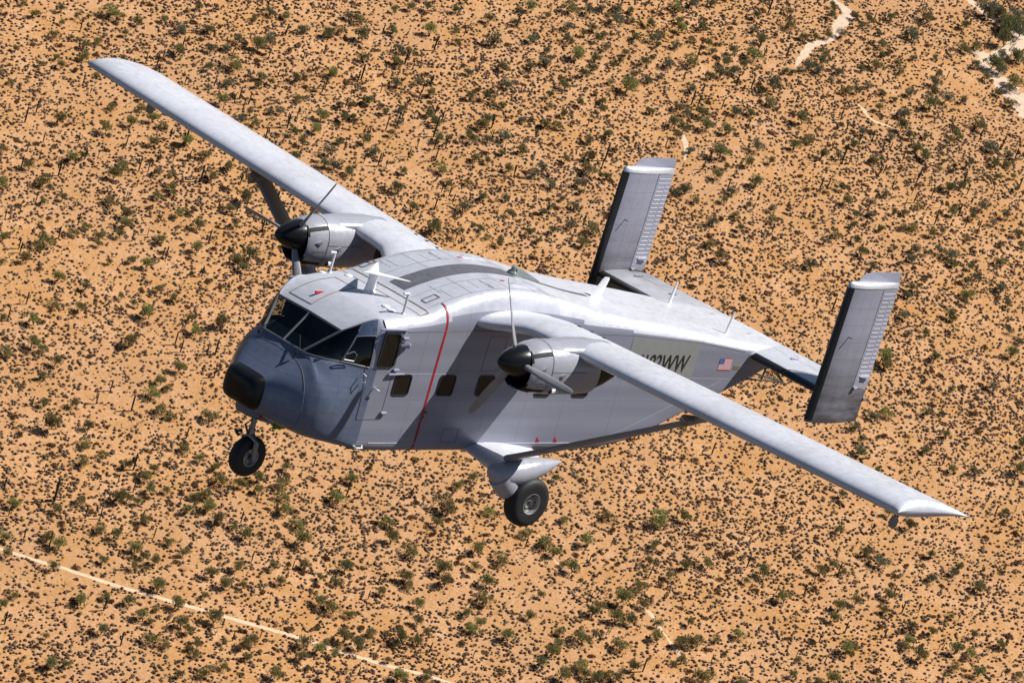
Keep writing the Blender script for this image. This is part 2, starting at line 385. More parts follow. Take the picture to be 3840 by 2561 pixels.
def person_mesh(name, joints, edges, mat, sub=1):
    me = bpy.data.meshes.new(name); me.from_pydata([j[0] for j in joints], edges, [])
    o = bpy.data.objects.new(name, me); COL.objects.link(o)
    o.modifiers.new("Skin", 'SKIN'); sv = me.skin_vertices[0].data
    for k, j in enumerate(joints): sv[k].radius = (j[1], j[2] if len(j) > 2 else j[1])
    sv[0].use_root = True
    md = o.modifiers.new("Sub", 'SUBSURF'); md.levels = sub; md.render_levels = sub
    dg = bpy.context.evaluated_depsgraph_get(); me2 = bpy.data.meshes.new_from_object(o.evaluated_get(dg))
    me2.name = name; me2.materials.clear(); me2.materials.append(mat)
    me2.polygons.foreach_set("use_smooth", [True]*len(me2.polygons))
    bpy.data.objects.remove(o); o = bpy.data.objects.new(name, me2); COL.objects.link(o); return o
def pilot(y0):
    x, z = 2.30, 1.23
    J = [((x, y0, z), .16, .13), ((x+.06, y0, z+.22), .16, .12), ((x+.08, y0, z+.42), .19, .11), ((x+.07, y0, z+.53), .06), ((x+.04, y0, z+.60), .065), ((x+.02, y0, z+.68), .095, .085), ((x+.03, y0, z+.78), .085, .08)]
    E_ = [(0, 1), (1, 2), (2, 3), (3, 4), (4, 5), (5, 6)]
    for s in (-1, 1):
        b = len(J); J += [((x+.07, y0+s*.2, z+.42), .07), ((x-.08, y0+s*.25, z+.20), .05), ((x-.34, y0+s*.16, z+.17), .035), ((x-.42, y0+s*.14, z+.19), .03)]
        E_ += [(2, b), (b, b+1), (b+1, b+2), (b+2, b+3)]
        for k in range(5):
            a = len(J); off = (k-2)*.017; J += [((x-.47, y0+s*.14+off, z+.19+.01*k), .009), ((x-.50, y0+s*.14+off, z+.165), .008)]
            E_ += [(b+3, a), (a, a+1)]
        b = len(J); J += [((x-.08, y0+s*.1, z-.02), .09), ((x-.42, y0+s*.13, z+.0), .07), ((x-.52, y0+s*.12, z-.19), .05)]
        E_ += [(0, b), (b, b+1), (b+1, b+2)]
    p = person_mesh("person", J, E_, M['shirt'])
    p.data.materials.append(M['skinp'])
    for f in p.data.polygons:
        if f.center.z > z+.55 or (f.center.x < x-.36 and f.center.z > z+.1): f.material_index = 1
    p.matrix_world = root.matrix_world
    hs = MB(); c = ARR([x+.03, y0, z+.72])
    hs.tube([c+ARR([0, .10*math.cos(t), .02+.13*math.sin(t)]) for t in np.linspace(0, math.pi, 9)], .013, 6)
    for s in (-1, 1): hs.box(c+ARR([0, s*.10, 0]), (.07, .04, .09))
    hs.build("headset", M['headset'], p, True)
    fc = MB(); h = ARR([x-.07, y0, z+.70]); fc.tube([h+ARR([.0, 0, .03]), h+ARR([-.03, 0, -.02])], [.012, .018], 6)
    fc.build("nose", M['skinp'], p)
    for s in (-1, 1): MB().box(h+ARR([.005, s*.033, .03]), (.02, .03, .014)).build("eye", M['dark'], p)
    MB().box(h+ARR([.0, 0, -.055]), (.02, .05, .01)).build("mouth", M['dark'], p)
    tag(p, "pilot in dark shirt and headset seated behind the cockpit windshield", "person")
pilot(-.48)

# panel, doors, windows on the side walls
def rrect(x0, x1, z0, z1, r, n=5):
    out = []
    for cx, cz, a0 in ((x1-r, z1-r, 0), (x0+r, z1-r, 90), (x0+r, z0+r, 180), (x1-r, z0+r, 270)):
        for k in range(n): a = math.radians(a0+90*k/(n-1)); out.append((cx+r*math.cos(a), cz+r*math.sin(a)))
    return out
def wall_plate(name, outline, s, m, parent, y0=1.13, t=.004, smooth=False):
    mb = MB(); k = len(outline)
    f = [(x, s*(y0+t), z) for x, z in outline]; b = [(x, s*(y0-.002), z) for x, z in outline]
    mb.add(f+b, [tuple(range(k))]+[(i, (i+1) % k, k+(i+1) % k, k+i) for i in range(k)])
    return mb.build(name, m, parent, smooth)
def wall_ring(name, o1, o2, s, m, parent, y0=1.13, t=.008):
    k = len(o1); mb = MB()
    mb.grid([[(x, s*(y0-.001), z) for x, z in o1], [(x, s*(y0+t), z) for x, z in o1], [(x, s*(y0+t), z) for x, z in o2], [(x, s*(y0-.001), z) for x, z in o2]], True)
    return mb.build(name, m, parent, True, 30)
for s in (-1, 1):
    for cx in (2.873, 3.838, 4.698, 6.04, 6.91):
        o1 = rrect(cx-.182, cx+.182, .968, 1.327, .068); o2 = rrect(cx-.162, cx+.162, .988, 1.307, .055)
        w = wall_plate("cabin_window", o2, s, M['pane'], fuselage, t=.002)
        wall_ring("window_frame", o1, o2, s, M['seal'], w, t=.012)
    # crew door with its window
    d = MB(); ol = rrect(2.10, 2.61, .565, 2.05, .03)
    def slot(o, wd=.010): 
        k = len(o); cx = sum(p[0] for p in o)/k; cz = sum(p[1] for p in o)/k
        return [(p[0]+(wd if p[0] < cx else -wd), p[1]+(wd if p[1] < cz else -wd)) for p in o]
    dr = wall_ring("crew_door", ol, slot(ol), s, M['line'], fuselage, y0=1.131, t=.003)
    pn = wall_plate("door_window", rrect(2.235, 2.555, 1.45, 1.985, .05), s, M['pane'], fuselage, t=.006)
    wall_ring("door_window_frame", rrect(2.215, 2.575, 1.43, 2.005, .065), rrect(2.235, 2.555, 1.45, 1.985, .05), s, M['seal'], pn, t=.016)
    def small(name, pts, rr, mt=None, n=7):
        h = MB(); h.tube([(x, s*y, z) for x, y, z in pts], rr, n); return h.build(name, mt or M['trim'], fuselage)
    small("door_handle", [(2.0, 1.12, 1.32), (2.0, 1.19, 1.31), (2.008, 1.19, 1.20), (2.008, 1.12, 1.18)], .012, M['white'], 6)
    small("door_handle", [(2.29, 1.12, 1.10), (2.30, 1.20, 1.09), (2.36, 1.20, 1.07)], .012, M['white'], 6)
    for (x, z) in ((2.63, 1.40), (2.62, .68), (2.65, 1.93)): small("door_hinge", [(x-.05, 1.155, z), (x+.06, 1.155, z)], .024)
    small("grab_bar", [(2.50, 1.16, 1.33), (2.66, 1.16, 1.335), (2.85, 1.15, 1.335)], [.022, .022, .012])
    small("air_scoop", [(2.60, 1.15, 1.80), (2.70, 1.20, 1.83), (2.78, 1.16, 1.83)], [.02, .05, .02], None, 8)
    small("step", [(2.20, 1.10, .13), (2.24, 1.17, .10), (2.36, 1.17, .10), (2.40, 1.10, .13)], .016, M['white'], 6)
    for (x, z) in ((3.56, .69), (3.527, .61)): small("static_port", [(x, 1.128, z), (x, 1.136, z)], .026, M['hub'], 10)
    a = rrect(4.515, 4.91, 1.40, 1.985, .02); wall_ring("access_panel", a, slot(a, .007), s, M['line'], fuselage, y0=1.131, t=.002)
    a = rrect(4.06, 4.40, .175, .42, .02); wall_ring("access_panel", a, slot(a, .007), s, M['line'], fuselage, y0=1.131, t=.002)
    # drip rail
    dr_ = MB(); dr_.box((2.38, s*1.14, 2.065), (.58, .03, .02)); dr_.build("drip_rail", M['trim'], fuselage)
    # red propeller line
    P = [(y, z) for y, z in section(3.5) if y > .85]
    mb = MB(); a = []; b = []
    for y, z in P:
        n = ARR([y-.6, z-1.2]); n /= np.linalg.norm(n)
        if z < 2.0 and z > .2: n = ARR([1, 0])
        a.append((3.478, s*(y+n[0]*.004), z+n[1]*.004)); b.append((3.522, s*(y+n[0]*.004), z+n[1]*.004))
    mb.grid([a, b]); mb.build("red_propeller_line", M['red'], fuselage, recalc=False)
    for cx in (6.25, 6.66):
        mb = MB(); mb.add([(cx-.04, s*1.134, .18), (cx+.04, s*1.134, .18), (cx+.04, s*1.134, .22), (cx+.005, s*1.134, .22), (cx-.01, s*1.134, .27), (cx-.03, s*1.134, .27)], [(0, 1, 2, 3, 4, 5)])
        mb.build("red_tiedown_mark", M['red'], fuselage, False)
    # faired chine along the lower wall
    mb = MB(); mb.tube([(2.5, s*1.125, .165), (7.4, s*1.125, .165)], .012, 5)
    mb.tube([(2.7, s*1.125, 1.335), (10.4, s*1.125, 1.318)], .008, 5); mb.tube([(7.5, s*1.125, .17), (8.3, s*1.125, .45), (10.2, s*1.125, 1.28)], .007, 5); mb.build("skin_stringer", M['trim'], fuselage)
    mb = MB(); mb.tube([(2.7, s*1.128, 2.03), (4.1, s*1.128, 2.075), (7.3, s*1.128, 2.06), (7.8, s*1.128, 2.05), (9.46, s*1.128, 1.945), (10.6, s*1.128, 1.80)], .006, 5); mb.build("roof_seam", M['line'], fuselage)

# registration, flag, plate (port); text helper
def text_mesh(name, body, size, place, m, parent, shear=0.0, xs=1.0, bold=0.0):
    cu = bpy.data.curves.new(name, 'FONT'); cu.body = body; cu.size = size; cu.shear = shear; cu.fill_mode = 'FRONT'; cu.offset = bold
    o = bpy.data.objects.new(name, cu); COL.objects.link(o); dg = bpy.context.evaluated_depsgraph_get()
    me = bpy.data.meshes.new_from_object(o.evaluated_get(dg)); bpy.data.objects.remove(o); bpy.data.curves.remove(cu)
    for v in me.vertices: v.co = place(v.co.x*xs, v.co.y)
    me.materials.clear(); me.materials.append(m); me.name = name
    o = bpy.data.objects.new(name, me); COL.objects.link(o); o.parent = parent; return o
for s in (-1, 1):
    wall_plate("repaint_patch", [(7.795, 1.335), (9.455, 1.335), (9.465, 1.93), (7.795, 2.02)], s, M['patch'], fuselage, t=.003)
    fx = (lambda u, v, s=s: Vector((7.90+u, -1.137, 1.435+v))) if s < 0 else (lambda u, v: Vector((9.38-u, 1.137, 1.435+v)))
    o = text_mesh("registration_number", "N192WW", .42, fx, M['ink'], fuselage, .14, .735, .005)
    tm = o.modifiers.new("Solidify", 'SOLIDIFY'); tm.thickness = .002; o.modifiers.remove(tm)
fl = MB(); x0, x1, z0, z1 = 10.025, 10.33, 1.472, 1.682; hS = (z1-z0)/13
for k in range(13):
    za = z1-hS*k; xl = x0+.40*(x1-x0) if k < 7 else x0
    fl.add([(xl, -1.135, za), (x1, -1.135, za), (x1, -1.135, za-hS), (xl, -1.135, za-hS)], [(0, 1, 2, 3)], 1 if k % 2 == 0 else 0)
xc, zc_ = x0+.40*(x1-x0), z1-7*hS
fl.add([(x0, -1.135, z1), (xc, -1.135, z1), (xc, -1.135, zc_), (x0, -1.135, zc_)], [(0, 1, 2, 3)], 2)
for i in range(9):
    for j in range(6 if i % 2 == 0 else 5):
        cx = x0+(xc-x0)*((j+.5)/6 if i % 2 == 0 else (j+1)/6); cz = z1-(z1-zc_)*(i+.5)/9.0; r = .0045
        fl.add([(cx+r*(1 if k % 2 == 0 else .42)*math.sin(k*math.pi/5), -1.137, cz+r*(1 if k % 2 == 0 else .42)*math.cos(k*math.pi/5)) for k in range(10)], [tuple(range(10))], 0)
fl.build("flag_marking", [M['flagw'], M['flagr'], M['flagb']], fuselage, False, recalc=False)
wall_plate("olive_placard", rrect(10.41, 10.555, 1.487, 1.558, .012), -1, M['plate'], fuselage, t=.005)

# roof details
def rz(x, y): return half_at(max(x, 2.25), y=y) if x >= 2.25 else None
def roof_strip(name, pts, w, m, lift=.004):
    P = []
    for (a, b) in zip(pts[:-1], pts[1:]):
        n = max(2, int(max(abs(b[0]-a[0]), abs(b[1]-a[1]))/.08))
        for k in range(n): t = k/n; P.append((a[0]*(1-t)+b[0]*t, a[1]*(1-t)+b[1]*t))
    P.append(pts[-1]); P = [(x, y, rz(x, y)) for x, y in P]
    return strip(name, P, w, m, fuselage, lift, (0, 0, 1))
for yy in (0,):
    xs_ = np.linspace(3.32, 5.70, 30); a = [(x, -.19, rz(x, .19)+.004) for x in xs_]; b = [(x, .19, rz(x, .19)+.004) for x in xs_]
    mb = MB(); mb.grid([a, [(x, 0, rz(x, 0)+.005) for x in xs_], b]); mb.build("roof_walkway", M['walk'], fuselage, recalc=False)
    xs_ = np.linspace(5.95, 7.6, 20); mb = MB(); mb.grid([[(x, -.10, rz(x, .1)+.004) for x in xs_], [(x, .02, rz(x, 0)+.004) for x in xs_]]); mb.build("roof_walkway", M['walk'], fuselage, recalc=False)
roof_strip("sealant_line", [(2.98, -.93), (2.98, .93)], .028, M['sealant']); roof_strip("sealant_line", [(3.18, -.97), (3.18, .97)], .032, M['sealant'])
for s in (-1, 1): roof_strip("sealant_line", [(2.98, s*.93), (3.0, s*.98), (3.18, s*.97)], .025, M['sealant'])
for (x, y0, y1) in ((3.75, -.82, -.5), (3.75, .5, .82), (4.35, -.75, -.45), (4.35, .45, .75), (4.9, -.95, -.3), (4.9, .3, .95), (5.5, -.95, -.3), (5.5, .3, .95), (4.1, -.95, -.2), (4.1, .2, .95)):
    roof_strip("panel_joint", [(x, y0), (x, y1)], .0065, M['line'], .003)
for y in (-.86, -.44, .44, .86): roof_strip("panel_joint", [(3.25, y), (6.2, y)], .005, M['line'], .003)
roof_strip("panel_joint", [(5.78, -.98), (5.78, .98)], .009, M['line'], .003)
for (x, y) in ((3.45, -.66), (3.45, .90)):
    for q in ([(x-.13, y-.06), (x+.13, y-.06)], [(x-.13, y+.06), (x+.13, y+.06)], [(x-.13, y-.06), (x-.13, y+.06)], [(x+.13, y-.06), (x+.13, y+.06)]): roof_strip("foot_step_mark", q, .022, M['walk'], .006)
# hatch on the cockpit roof
def pz(x, y):     # roof patch height
    best = None
    for i in range(len(G)-1):
        y_a, y_b = G[i][0][1], G[i+1][0][1]
        if y_a <= abs(y) <= y_b and y_b > y_a:
            t = (abs(y)-y_a)/(y_b-y_a)
            za = np.interp(x, [p[0] for p in G[i]], [p[2] for p in G[i]]); zb = np.interp(x, [p[0] for p in G[i+1]], [p[2] for p in G[i+1]])
            return float(za*(1-t)+zb*t)
    return 2.1
def rz2(x, y): return rz(x, y) if x >= 2.25 else pz(x, y)
hatch = [(1.75, .14), (1.75, .68), (2.62, .68), (2.62, .19), (1.75, .14)]
for a, b in zip(hatch[:-1], hatch[1:]):
    P = [(a[0]*(1-t)+b[0]*t, a[1]*(1-t)+b[1]*t) for t in np.linspace(0, 1, 14)]
    strip("hatch_edge", [(x, y, rz2(x, y)) for x, y in P], .018, M['line'] if a[0] == b[0] == 1.75 else M['sealant'], fuselage, .005, (-.25, 0, 1))
mb = MB(); mb.box((2.0, .30, rz2(2.0, .3)+.02), (.16, .035, .03)); mb.build("hatch_handle", M['flagr'], fuselage, False)
# antennas
def blade(name, x, y, h, c0, c1, rake, t=.018, m=None, zb=None):
    z = (rz2(x, y) if zb is None else zb)-.01; mb = MB(); rings = []
    for u, c in ((0, c0*1.5), (.08, c0), (.9, c1), (1, c1*.7)):
        cx = x+rake*u; tt = t*(1.6 if u == 0 else 1)
        rings.append([(cx+c/2*math.cos(a), y+tt*math.sin(a), z+h*u) for a in [2*math.pi*k/12 for k in range(12)]])
    mb.loft(rings); return mb.build(name, m or M['white'], fuselage)
for s in (-1, 1):
    blade("blade_antenna", 10.48, s*.70, .40, .075, .045, .055, .016)
    mb = MB(); z = rz2(2.70, s*.9); mb.tube([(2.70, s*.9, z-.02), (2.70, s*.9, z+.03)], [.05, .02], 8); mb.tube([(2.70, s*.9, z), (2.70, s*.9, z+.34)], .020, 8)
    mb.tube([(2.72, s*.9, z+.335), (2.60, s*.9, z+.335)], .02, 6); mb.build("whip_antenna", M['white'], fuselage)
blade("blade_antenna", 7.86, 0, .36, .26, .17, .15, .022)
mb = MB(); z = rz2(2.75, 0)
mb.loft([[(2.75+c/2*math.cos(a)+.02*u, t*math.sin(a), z-.01+.34*u) for a in [2*math.pi*k/12 for k in range(12)]] for u, c, t in ((0, .34, .09), (.12, .24, .04), (.5, .20, .03), (1, .24, .03))])
for s in (-1, 1):
    a, b = ARR([2.60, 0, z+.33]), ARR([3.16, s*.40, z+.34])
    mb.loft([[a+ARR([.17*ca, 0, .018*sa]) for ca, sa in [(math.cos(t)+.5, math.sin(t)) for t in np.linspace(0, 2*math.pi, 9)[:-1]]],
             [b+ARR([.03*ca, 0, .008*sa]) for ca, sa in [(math.cos(t), math.sin(t)) for t in np.linspace(0, 2*math.pi, 9)[:-1]]]])
mb.build("navigation_antenna", M['white'], fuselage)
for (x, y) in ((2.60, .95), (2.93, .70), (2.62, -.58), (2.60, -.74)):
    mb = MB(); mb.lathe([(-.01, .075), (.006, .07), (.018, .05), (.024, .0)], (x, y, rz2(x, y)), (0, 0, 1), (1, 0, 0), 14); mb.build("satellite_antenna", M['white'], fuselage)
mb = MB(); z = rz2(5.85, 0); mb.lathe([(-.05, .10), (.05, .095), (.08, .06)], (5.80, 0, z), (0, 0, 1), (1, 0, 0), 14); mb.lathe([(.08, .05), (.14, .05), (.16, .02), (.16, 0)], (5.80, 0, z), (0, 0, 1), (1, 0, 0), 12)
mb.loft([[(x, y*w, rz2(x, 0)-.02+h*zz) for y, zz in ((-1, 0), (-.6, .8), (0, 1), (.6, .8), (1, 0))] for x, w, h in ((5.82, .10, .17), (6.1, .08, .13), (6.45, .03, .05))])
mb.build("beacon_light", M['beacon'], fuselage)
for s in (-1, 1):
    mb = MB(); x = 5.35; mb.loft([[(xx, s*.62+w*yy, rz2(xx, .62)-.01+h*zz) for yy, zz in ((-1, 0), (-.7, 1), (.7, 1), (1, 0))] for xx, w, h in ((5.15, .03, .01), (5.25, .06, .06), (5.6, .06, .05), (5.8, .02, .01))])
    mb.build("roof_vent", M['roof'], fuselage)
    mb = MB(); mb.box((5.05, s*.52, rz2(5.05, .52)+.004), (.09, .035, .008)); mb.build("red_roof_mark", M['red'], fuselage, False)
for (x, y) in ((3.63, .72), (3.68, -.12-.0), (4.55, .62), (4.55, -.62)):
    yy = y if abs(y) > .3 else -.42
    text_mesh("no_step_lettering", "NO STEP", .09, lambda u, v, x=x, yy=yy: Vector((x+.0+v, yy-u+.15, rz(x, yy)+.006)), M['ink'], fuselage)

# ------------------------------------------------------------------ wing
def foil(n=14, t=.17, cam_=.028):
    xs_ = [(1-math.cos(math.pi*k/n))/2 for k in range(n+1)]
    yt = lambda x: 5*t*(.2969*math.sqrt(x)-.126*x-.3516*x*x+.2843*x**3-.1036*x**4)
    yc = lambda x: cam_*4*x*(1-x)*(1.15-.3*x)
    return xs_, yt, yc
def foil_ring(le, te, t, cam_=.028, c0=0.0, c1=1.0, n=14, vert=None, tscale=1.0):
    """closed ring between chord fractions c0..c1; vert = thickness direction"""
    le, te = ARR(le, float), ARR(te, float); ch = te-le; L = np.linalg.norm(ch); cu = ch/L
    vert = ARR(vert if vert is not None else (0, 0, 1), float); vert = vert-vert.dot(cu)*cu; vert /= np.linalg.norm(vert)
    _, yt, yc = foil(n, t, cam_)
    fr = [c0+(c1-c0)*((1-math.cos(math.pi*k/n))/2 if c0 == 0 else k/n) for k in range(n+1)]
    up = [le+ch*x+vert*L*(yc(x)+yt(x)*tscale) for x in fr]; lo = [le+ch*x+vert*L*(yc(x)-yt(x)*tscale) for x in fr]
    return up+lo[::-1][(0 if c1 < 1 else 0):]
XLE, CH = 4.544, 1.70
zle = lambda y: 2.706-(9.878-abs(y))*.0412
def wing_le(y):
    a = abs(y); ex = np.interp(a, [0, 1.0, 1.2, 1.45, 1.75, 2.0], [.42, .42, .40, .22, .04, 0]); return ARR([XLE-ex, y, zle(y)-.35*ex])
wing_te = lambda y: ARR([XLE+CH, y, zle(y)-.10])
def wing_ring(y, c0, c1, ts=1.0, n=14):
    le, te = wing_le(y), wing_te(y); t = .165*CH/np.linalg.norm(te-le)
    return foil_ring(le, te, t, .03, c0, c1, n, None, ts)
for s in (-1, 1):
    ys = [.9, 1.15, 1.3, 1.45, 1.6, 1.75, 1.9, 2.1, 3, 4, 5, 6, 7, 8, 9, 9.75]
    mb = MB(); R_ = [wing_ring(s*y, 0, .765) for y in ys]; mb.loft(R_, cap0=True, cap1=True)
    wing = mb.build("wing", M['wing'], root, angle=50)
    mb = MB(); R_ = [wing_ring(s*y, 0, 1.0, ts) for y, ts in ((9.752, 1), (9.80, .93), (9.84, .75), (9.87, .45), (9.885, .12))]; mb.loft(R_); mb.build("wing_tip", M['wing'], wing, angle=60)
    for nm, ya, yb in (("flap", 1.14, 2.45), ("flap", 3.0, 5.35), ("aileron", 5.37, 9.748)):
        mb = MB(); mb.loft([wing_ring(s*y, .775, 1.0, n=8) for y in np.linspace(ya, yb, 8)]); mb.build(nm, M['wing'], wing, angle=50)
    mb = MB(); mb.loft([wing_ring(s*y, .775, 1.0, n=8) for y in (2.46, 2.99)]); mb.build("trailing_fairing", M['wing'], wing, angle=50)
    # trailing edge hinge brackets, tip mass balance
    mb = MB(); c = ARR([5.54, s*9.087, 2.30]); mb.tube([c+ARR([.25, 0, .22]), c+ARR([.05, 0, .0]), c+ARR([-.02, 0, -.08])], .018, 6)
    mb.loft([[c+ARR([r*math.cos(a)-.02, yy, -.10+r*1.15*math.sin(a)]) for a in [2*math.pi*k/14 for k in range(14)]] for yy, r in ((-.03, .06), (-.022, .085), (.022, .085), (.03, .06))]); mb.build("mass_balance_paddle", M['strut'], wing)
    for k in range(3):
        mb = MB(); y = s*(1.75+.28*k); p = wing_ring(y, 0, 1)[9]; mb.box(p+ARR([0, 0, .006]), (.06, .05, .012)); mb.build("wing_vent", M['seal'], wing, False)
    # ---------------- nacelle
    ye = s*2.742; nb = MB()
    def nring(x, cz, hh, hw, n=28, p=2.25):
        out = []
        for k in range(n):
            a = 2*math.pi*k/n; c, d = math.cos(a), math.sin(a)
            out.append((x, ye+hw*math.copysign(abs(c)**(2/p), c), cz+hh*math.copysign(abs(d)**(2/p), d)))
        return out
    nb.loft([nring(3.95, 2.10, .27, .24), nring(3.66, 2.10, .31, .27), nring(3.585, 2.10, .325, .285), nring(3.57, 2.10, .345, .305), nring(3.60, 2.103, .362, .322), nring(3.75, 2.113, .40, .358), nring(3.95, 2.127, .425, .382), nring(4.3, 2.12, .43, .39), nring(4.7, 2.11, .415, .385), nring(5.05, 2.085, .365, .36), nring(5.06, 2.085, .33, .33)], cap0=True, cap1=True)
    nac = nb.build("engine_nacelle", [M['nacelle'], M['dark']], root, angle=45)
    for p in nac.data.polygons:
        r = max(abs(p.center.y-ye)/.3, abs(p.center.z-2.10)/.335)
        if p.center.x < 3.96 and r < .99 and (p.normal.x < -.9 or r < .96): p.material_index = 1
    mb = MB(); prof = [(0, 0.0), (.012, .03), (.06, .085), (.14, .145), (.25, .20), (.38, .245), (.48, .265), (.52, .27), (.60, .268)]
    mb.lathe(prof, (3.103, ye, 2.20), n=32); spn = mb.build("spinner", M['spinner'], nac, angle=60)
    for k in range(3):
        ph = math.radians((0 if s > 0 else 180)+120*k); rad = ARR([0, math.cos(ph), math.sin(ph)]); tang = ARR([0, -math.sin(ph), math.cos(ph)])
        mb = MB(); rings = []; c = ARR([3.50, ye, 2.20])
        for r, chd, pit, th in ((.22, .09, 66, .04), (.34, .12, 62, .028), (.55, .145, 55, .018), (.8, .145, 49, .013), (1.05, .13, 44, .010), (1.22, .105, 41, .007), (1.295, .06, 40, .004)):
            a = math.radians(pit); cd = tang*math.cos(a)*(-1)+ARR([1, 0, 0])*math.sin(a); nn = np.cross(rad, cd)
            rings.append([c+rad*r+cd*chd/2*math.cos(t)+nn*th*math.sin(t) for t in [2*math.pi*q/12 for q in range(12)]])
        mb.loft(rings); mb.build("propeller_blade", M['steel'], spn)
    strip("cowl_joint", [ARR(p) for p in nring(3.955, 2.127, .426, .383)+[nring(3.955, 2.127, .426, .383)[0]]], .012, M['line'], nac, .004, [ARR([0, p[1]-ye, p[2]-2.12]) for p in nring(3.955, 2.127, .426, .383)+[nring(3.955, 2.127, .426, .383)[0]]])
    for sd in (-1, 1):
        mb = MB(); yy = ye+sd*.389; L = [(x, ye+sd*(w+.003), 2.17) for x, w in ((3.96, .382), (4.3, .389), (4.7, .384))]; strip("cowl_joint", L, .008, M['line'], nac, .002, (0, sd, 0))
        for (x, w, z) in ((3.80, .352, 2.20), (4.22, .384, 2.12)):
            mb = MB(); b0 = ARR([x, ye+sd*w, z]); mb.add([b0+ARR([-.10, 0, -.01]), b0+ARR([.0, sd*.035, -.035]), b0+ARR([.0, sd*.035, .035]), b0+ARR([.01, -sd*.01, -.04]), b0+ARR([.01, -sd*.01, .04])], [(0, 1, 2), (0, 3, 1), (0, 2, 4)], 0)
            mb.add([b0+ARR([.002, sd*.035, -.035]), b0+ARR([.002, sd*.035, .035]), b0+ARR([.012, -sd*.01, .04]), b0+ARR([.012, -sd*.01, -.04])], [(0, 1, 2, 3)], 1); mb.build("cooling_scoop", [M['nacelle'], M['dark']], nac, False)
        mb = MB(); b0 = ARR([4.12, ye+sd*.29, 1.83]); ax = ARR([1, 0, 0])
        mb.lathe([(-.02, .045), (-.02, .062), (.05, .068), (.13, .04), (.16, 0)], b0, (1, 0, 0), (0, 0, 1), 14); mb.lathe([(-.015, 0), (-.015, .05)], b0, (1, 0, 0), (0, 0, 1), 14, 1); mb.build("drain_scoop", [M['white'], M['dark']], nac)
        mb = MB()
        for (x, z) in [(3.70+.05*k, 2.05) for k in range(6)]+[(3.90, 1.98), (3.89, 1.92), (3.80, 1.97), (3.78, 1.90), (3.85, 2.42), (3.78, 2.40)]:
            zz = (z-2.12)/.41; w = .375*(1-min(.99, abs(zz))**2.25)**(1/2.25); w *= lerp([(3.6, .85), (3.75, .95), (3.95, 1.0)], x)
            p = ARR([x, ye+sd*(w+.004), z]); mb.lathe([(0, .012), (.004, .010), (.005, 0)], p, (0, sd, 0), (0, 0, 1), 6)
        mb.build("cowl_fasteners", M['hub'], nac)
    # afterbody under the wing + exhaust stack
    mb = MB(); mb.loft([nring(5.055, 2.095, .345, .345), nring(5.3, 2.13, .29, .31), nring(5.6, 2.20, .20, .25), nring(5.9, 2.29, .10, .16), nring(6.1, 2.34, .03, .05)]); mb.build("nacelle_afterbody", M['exhaust'], nac, angle=50)
    mb = MB(); so = -s
    mb.loft([[(x+.10*math.sin(a)*sl, ye+so*oy+.17*math.cos(a), z+.17*math.sin(a)) for a in [2*math.pi*k/18 for k in range(18)]] for x, oy, z, sl in ((4.95, .10, 2.0, 0), (5.3, .14, 1.98, 0), (5.55, .18, 1.96, 1))], cap1=False)
    mb.build("exhaust_pipe", M['exhaust'], nac)
    # wing-root style fillet where the nacelle meets the wing
    mb = MB(); mb.loft([[(x, ye+w*math.cos(a), z+h*math.sin(a)) for a in [2*math.pi*k/20 for k in range(20)]] for x, z, h, w in ((3.97, 2.42, .10, .20), (4.3, 2.45, .10, .26), (4.65, 2.47, .10, .30), (5.0, 2.49, .09, .26), (5.4, 2.52, .03, .12))]); mb.build("nacelle_fillet", M['nacelle'], nac, angle=60)
    # ---------------- strut and landing lamp
    a, b = ARR([4.72, s*1.93, .24]), ARR([4.80, s*5.60, 2.43]); mb = MB(); rings = []
    for u, ch in ((0, .46), (.04, .40), (.10, .36), (.9, .36), (1.0, .40)):
        p = a*(1-u)+b*u; vv = np.cross(b-a, [1, 0, 0]); rings.append(foil_ring(p, p+ARR([ch, 0, 0]), .26, 0, n=10, vert=vv))
    mb.loft(rings); strut = mb.build("wing_strut", M['strut'], root, angle=50)
    mb = MB(); c = ARR([4.72, s*5.318, 2.276]); mb.lathe([(.32, .05), (.12, .085), (0, .09), (-.015, .088)], c, n=18); pod = mb.build("landing_lamp", M['strut'], strut)
    mb = MB(); mb.lathe([(-.012, .086), (-.04, .072), (-.06, .045), (-.068, 0)], c, n=18); mb.build("lamp_lens", M['lens'], pod)
    mb = MB(); mb.lathe([(-.02, .086), (-.024, .092), (.0, .096), (.02, .092)], c, n=18); mb.build("lamp_rim", M['metal'], pod)
    # ---------------- main gear
    sp = MB(); rings = []
    for y, x0, x1, z, t in ((1.0, 4.72, 6.25, .06, .16), (1.25, 4.66, 6.15, .065, .16), (1.6, 4.58, 5.95, .07, .19), (1.95, 4.53, 5.9, .07, .21)):
        rings.append(foil_ring((x0, s*y, z), (x1, s*y, z), t, 0, n=12))
    sp.loft(rings); stub = sp.build("gear_sponson", M['wing'], root, angle=50)
    def pring(x, cz, hh, hw, n=20): return [(x, s*1.96+hw*math.cos(a), cz+hh*math.sin(a)) for a in [2*math.pi*k/n for k in range(n)]]
    mb = MB(); mb.loft([pring(4.47, .04, .03, .03), pring(4.51, .02, .11, .10), pring(4.60, 0, .17, .16), pring(4.8, -.01, .205, .20), pring(5.1, .01, .215, .21), pring(5.35, .05, .20, .19), pring(5.6, .10, .15, .15), pring(5.85, .15, .07, .075), pring(6.02, .19, .012, .015)])
    pod = mb.build("gear_pod", M['nacelle'], stub, angle=60)
    mb = MB(); A, B = ARR([4.72, s*1.98, -.02]), ARR([5.02, s*1.98, -.30]); d = (B-A)/np.linalg.norm(B-A); e1 = ARR([0, 1, 0]); e2 = np.cross(d, e1); rings = []
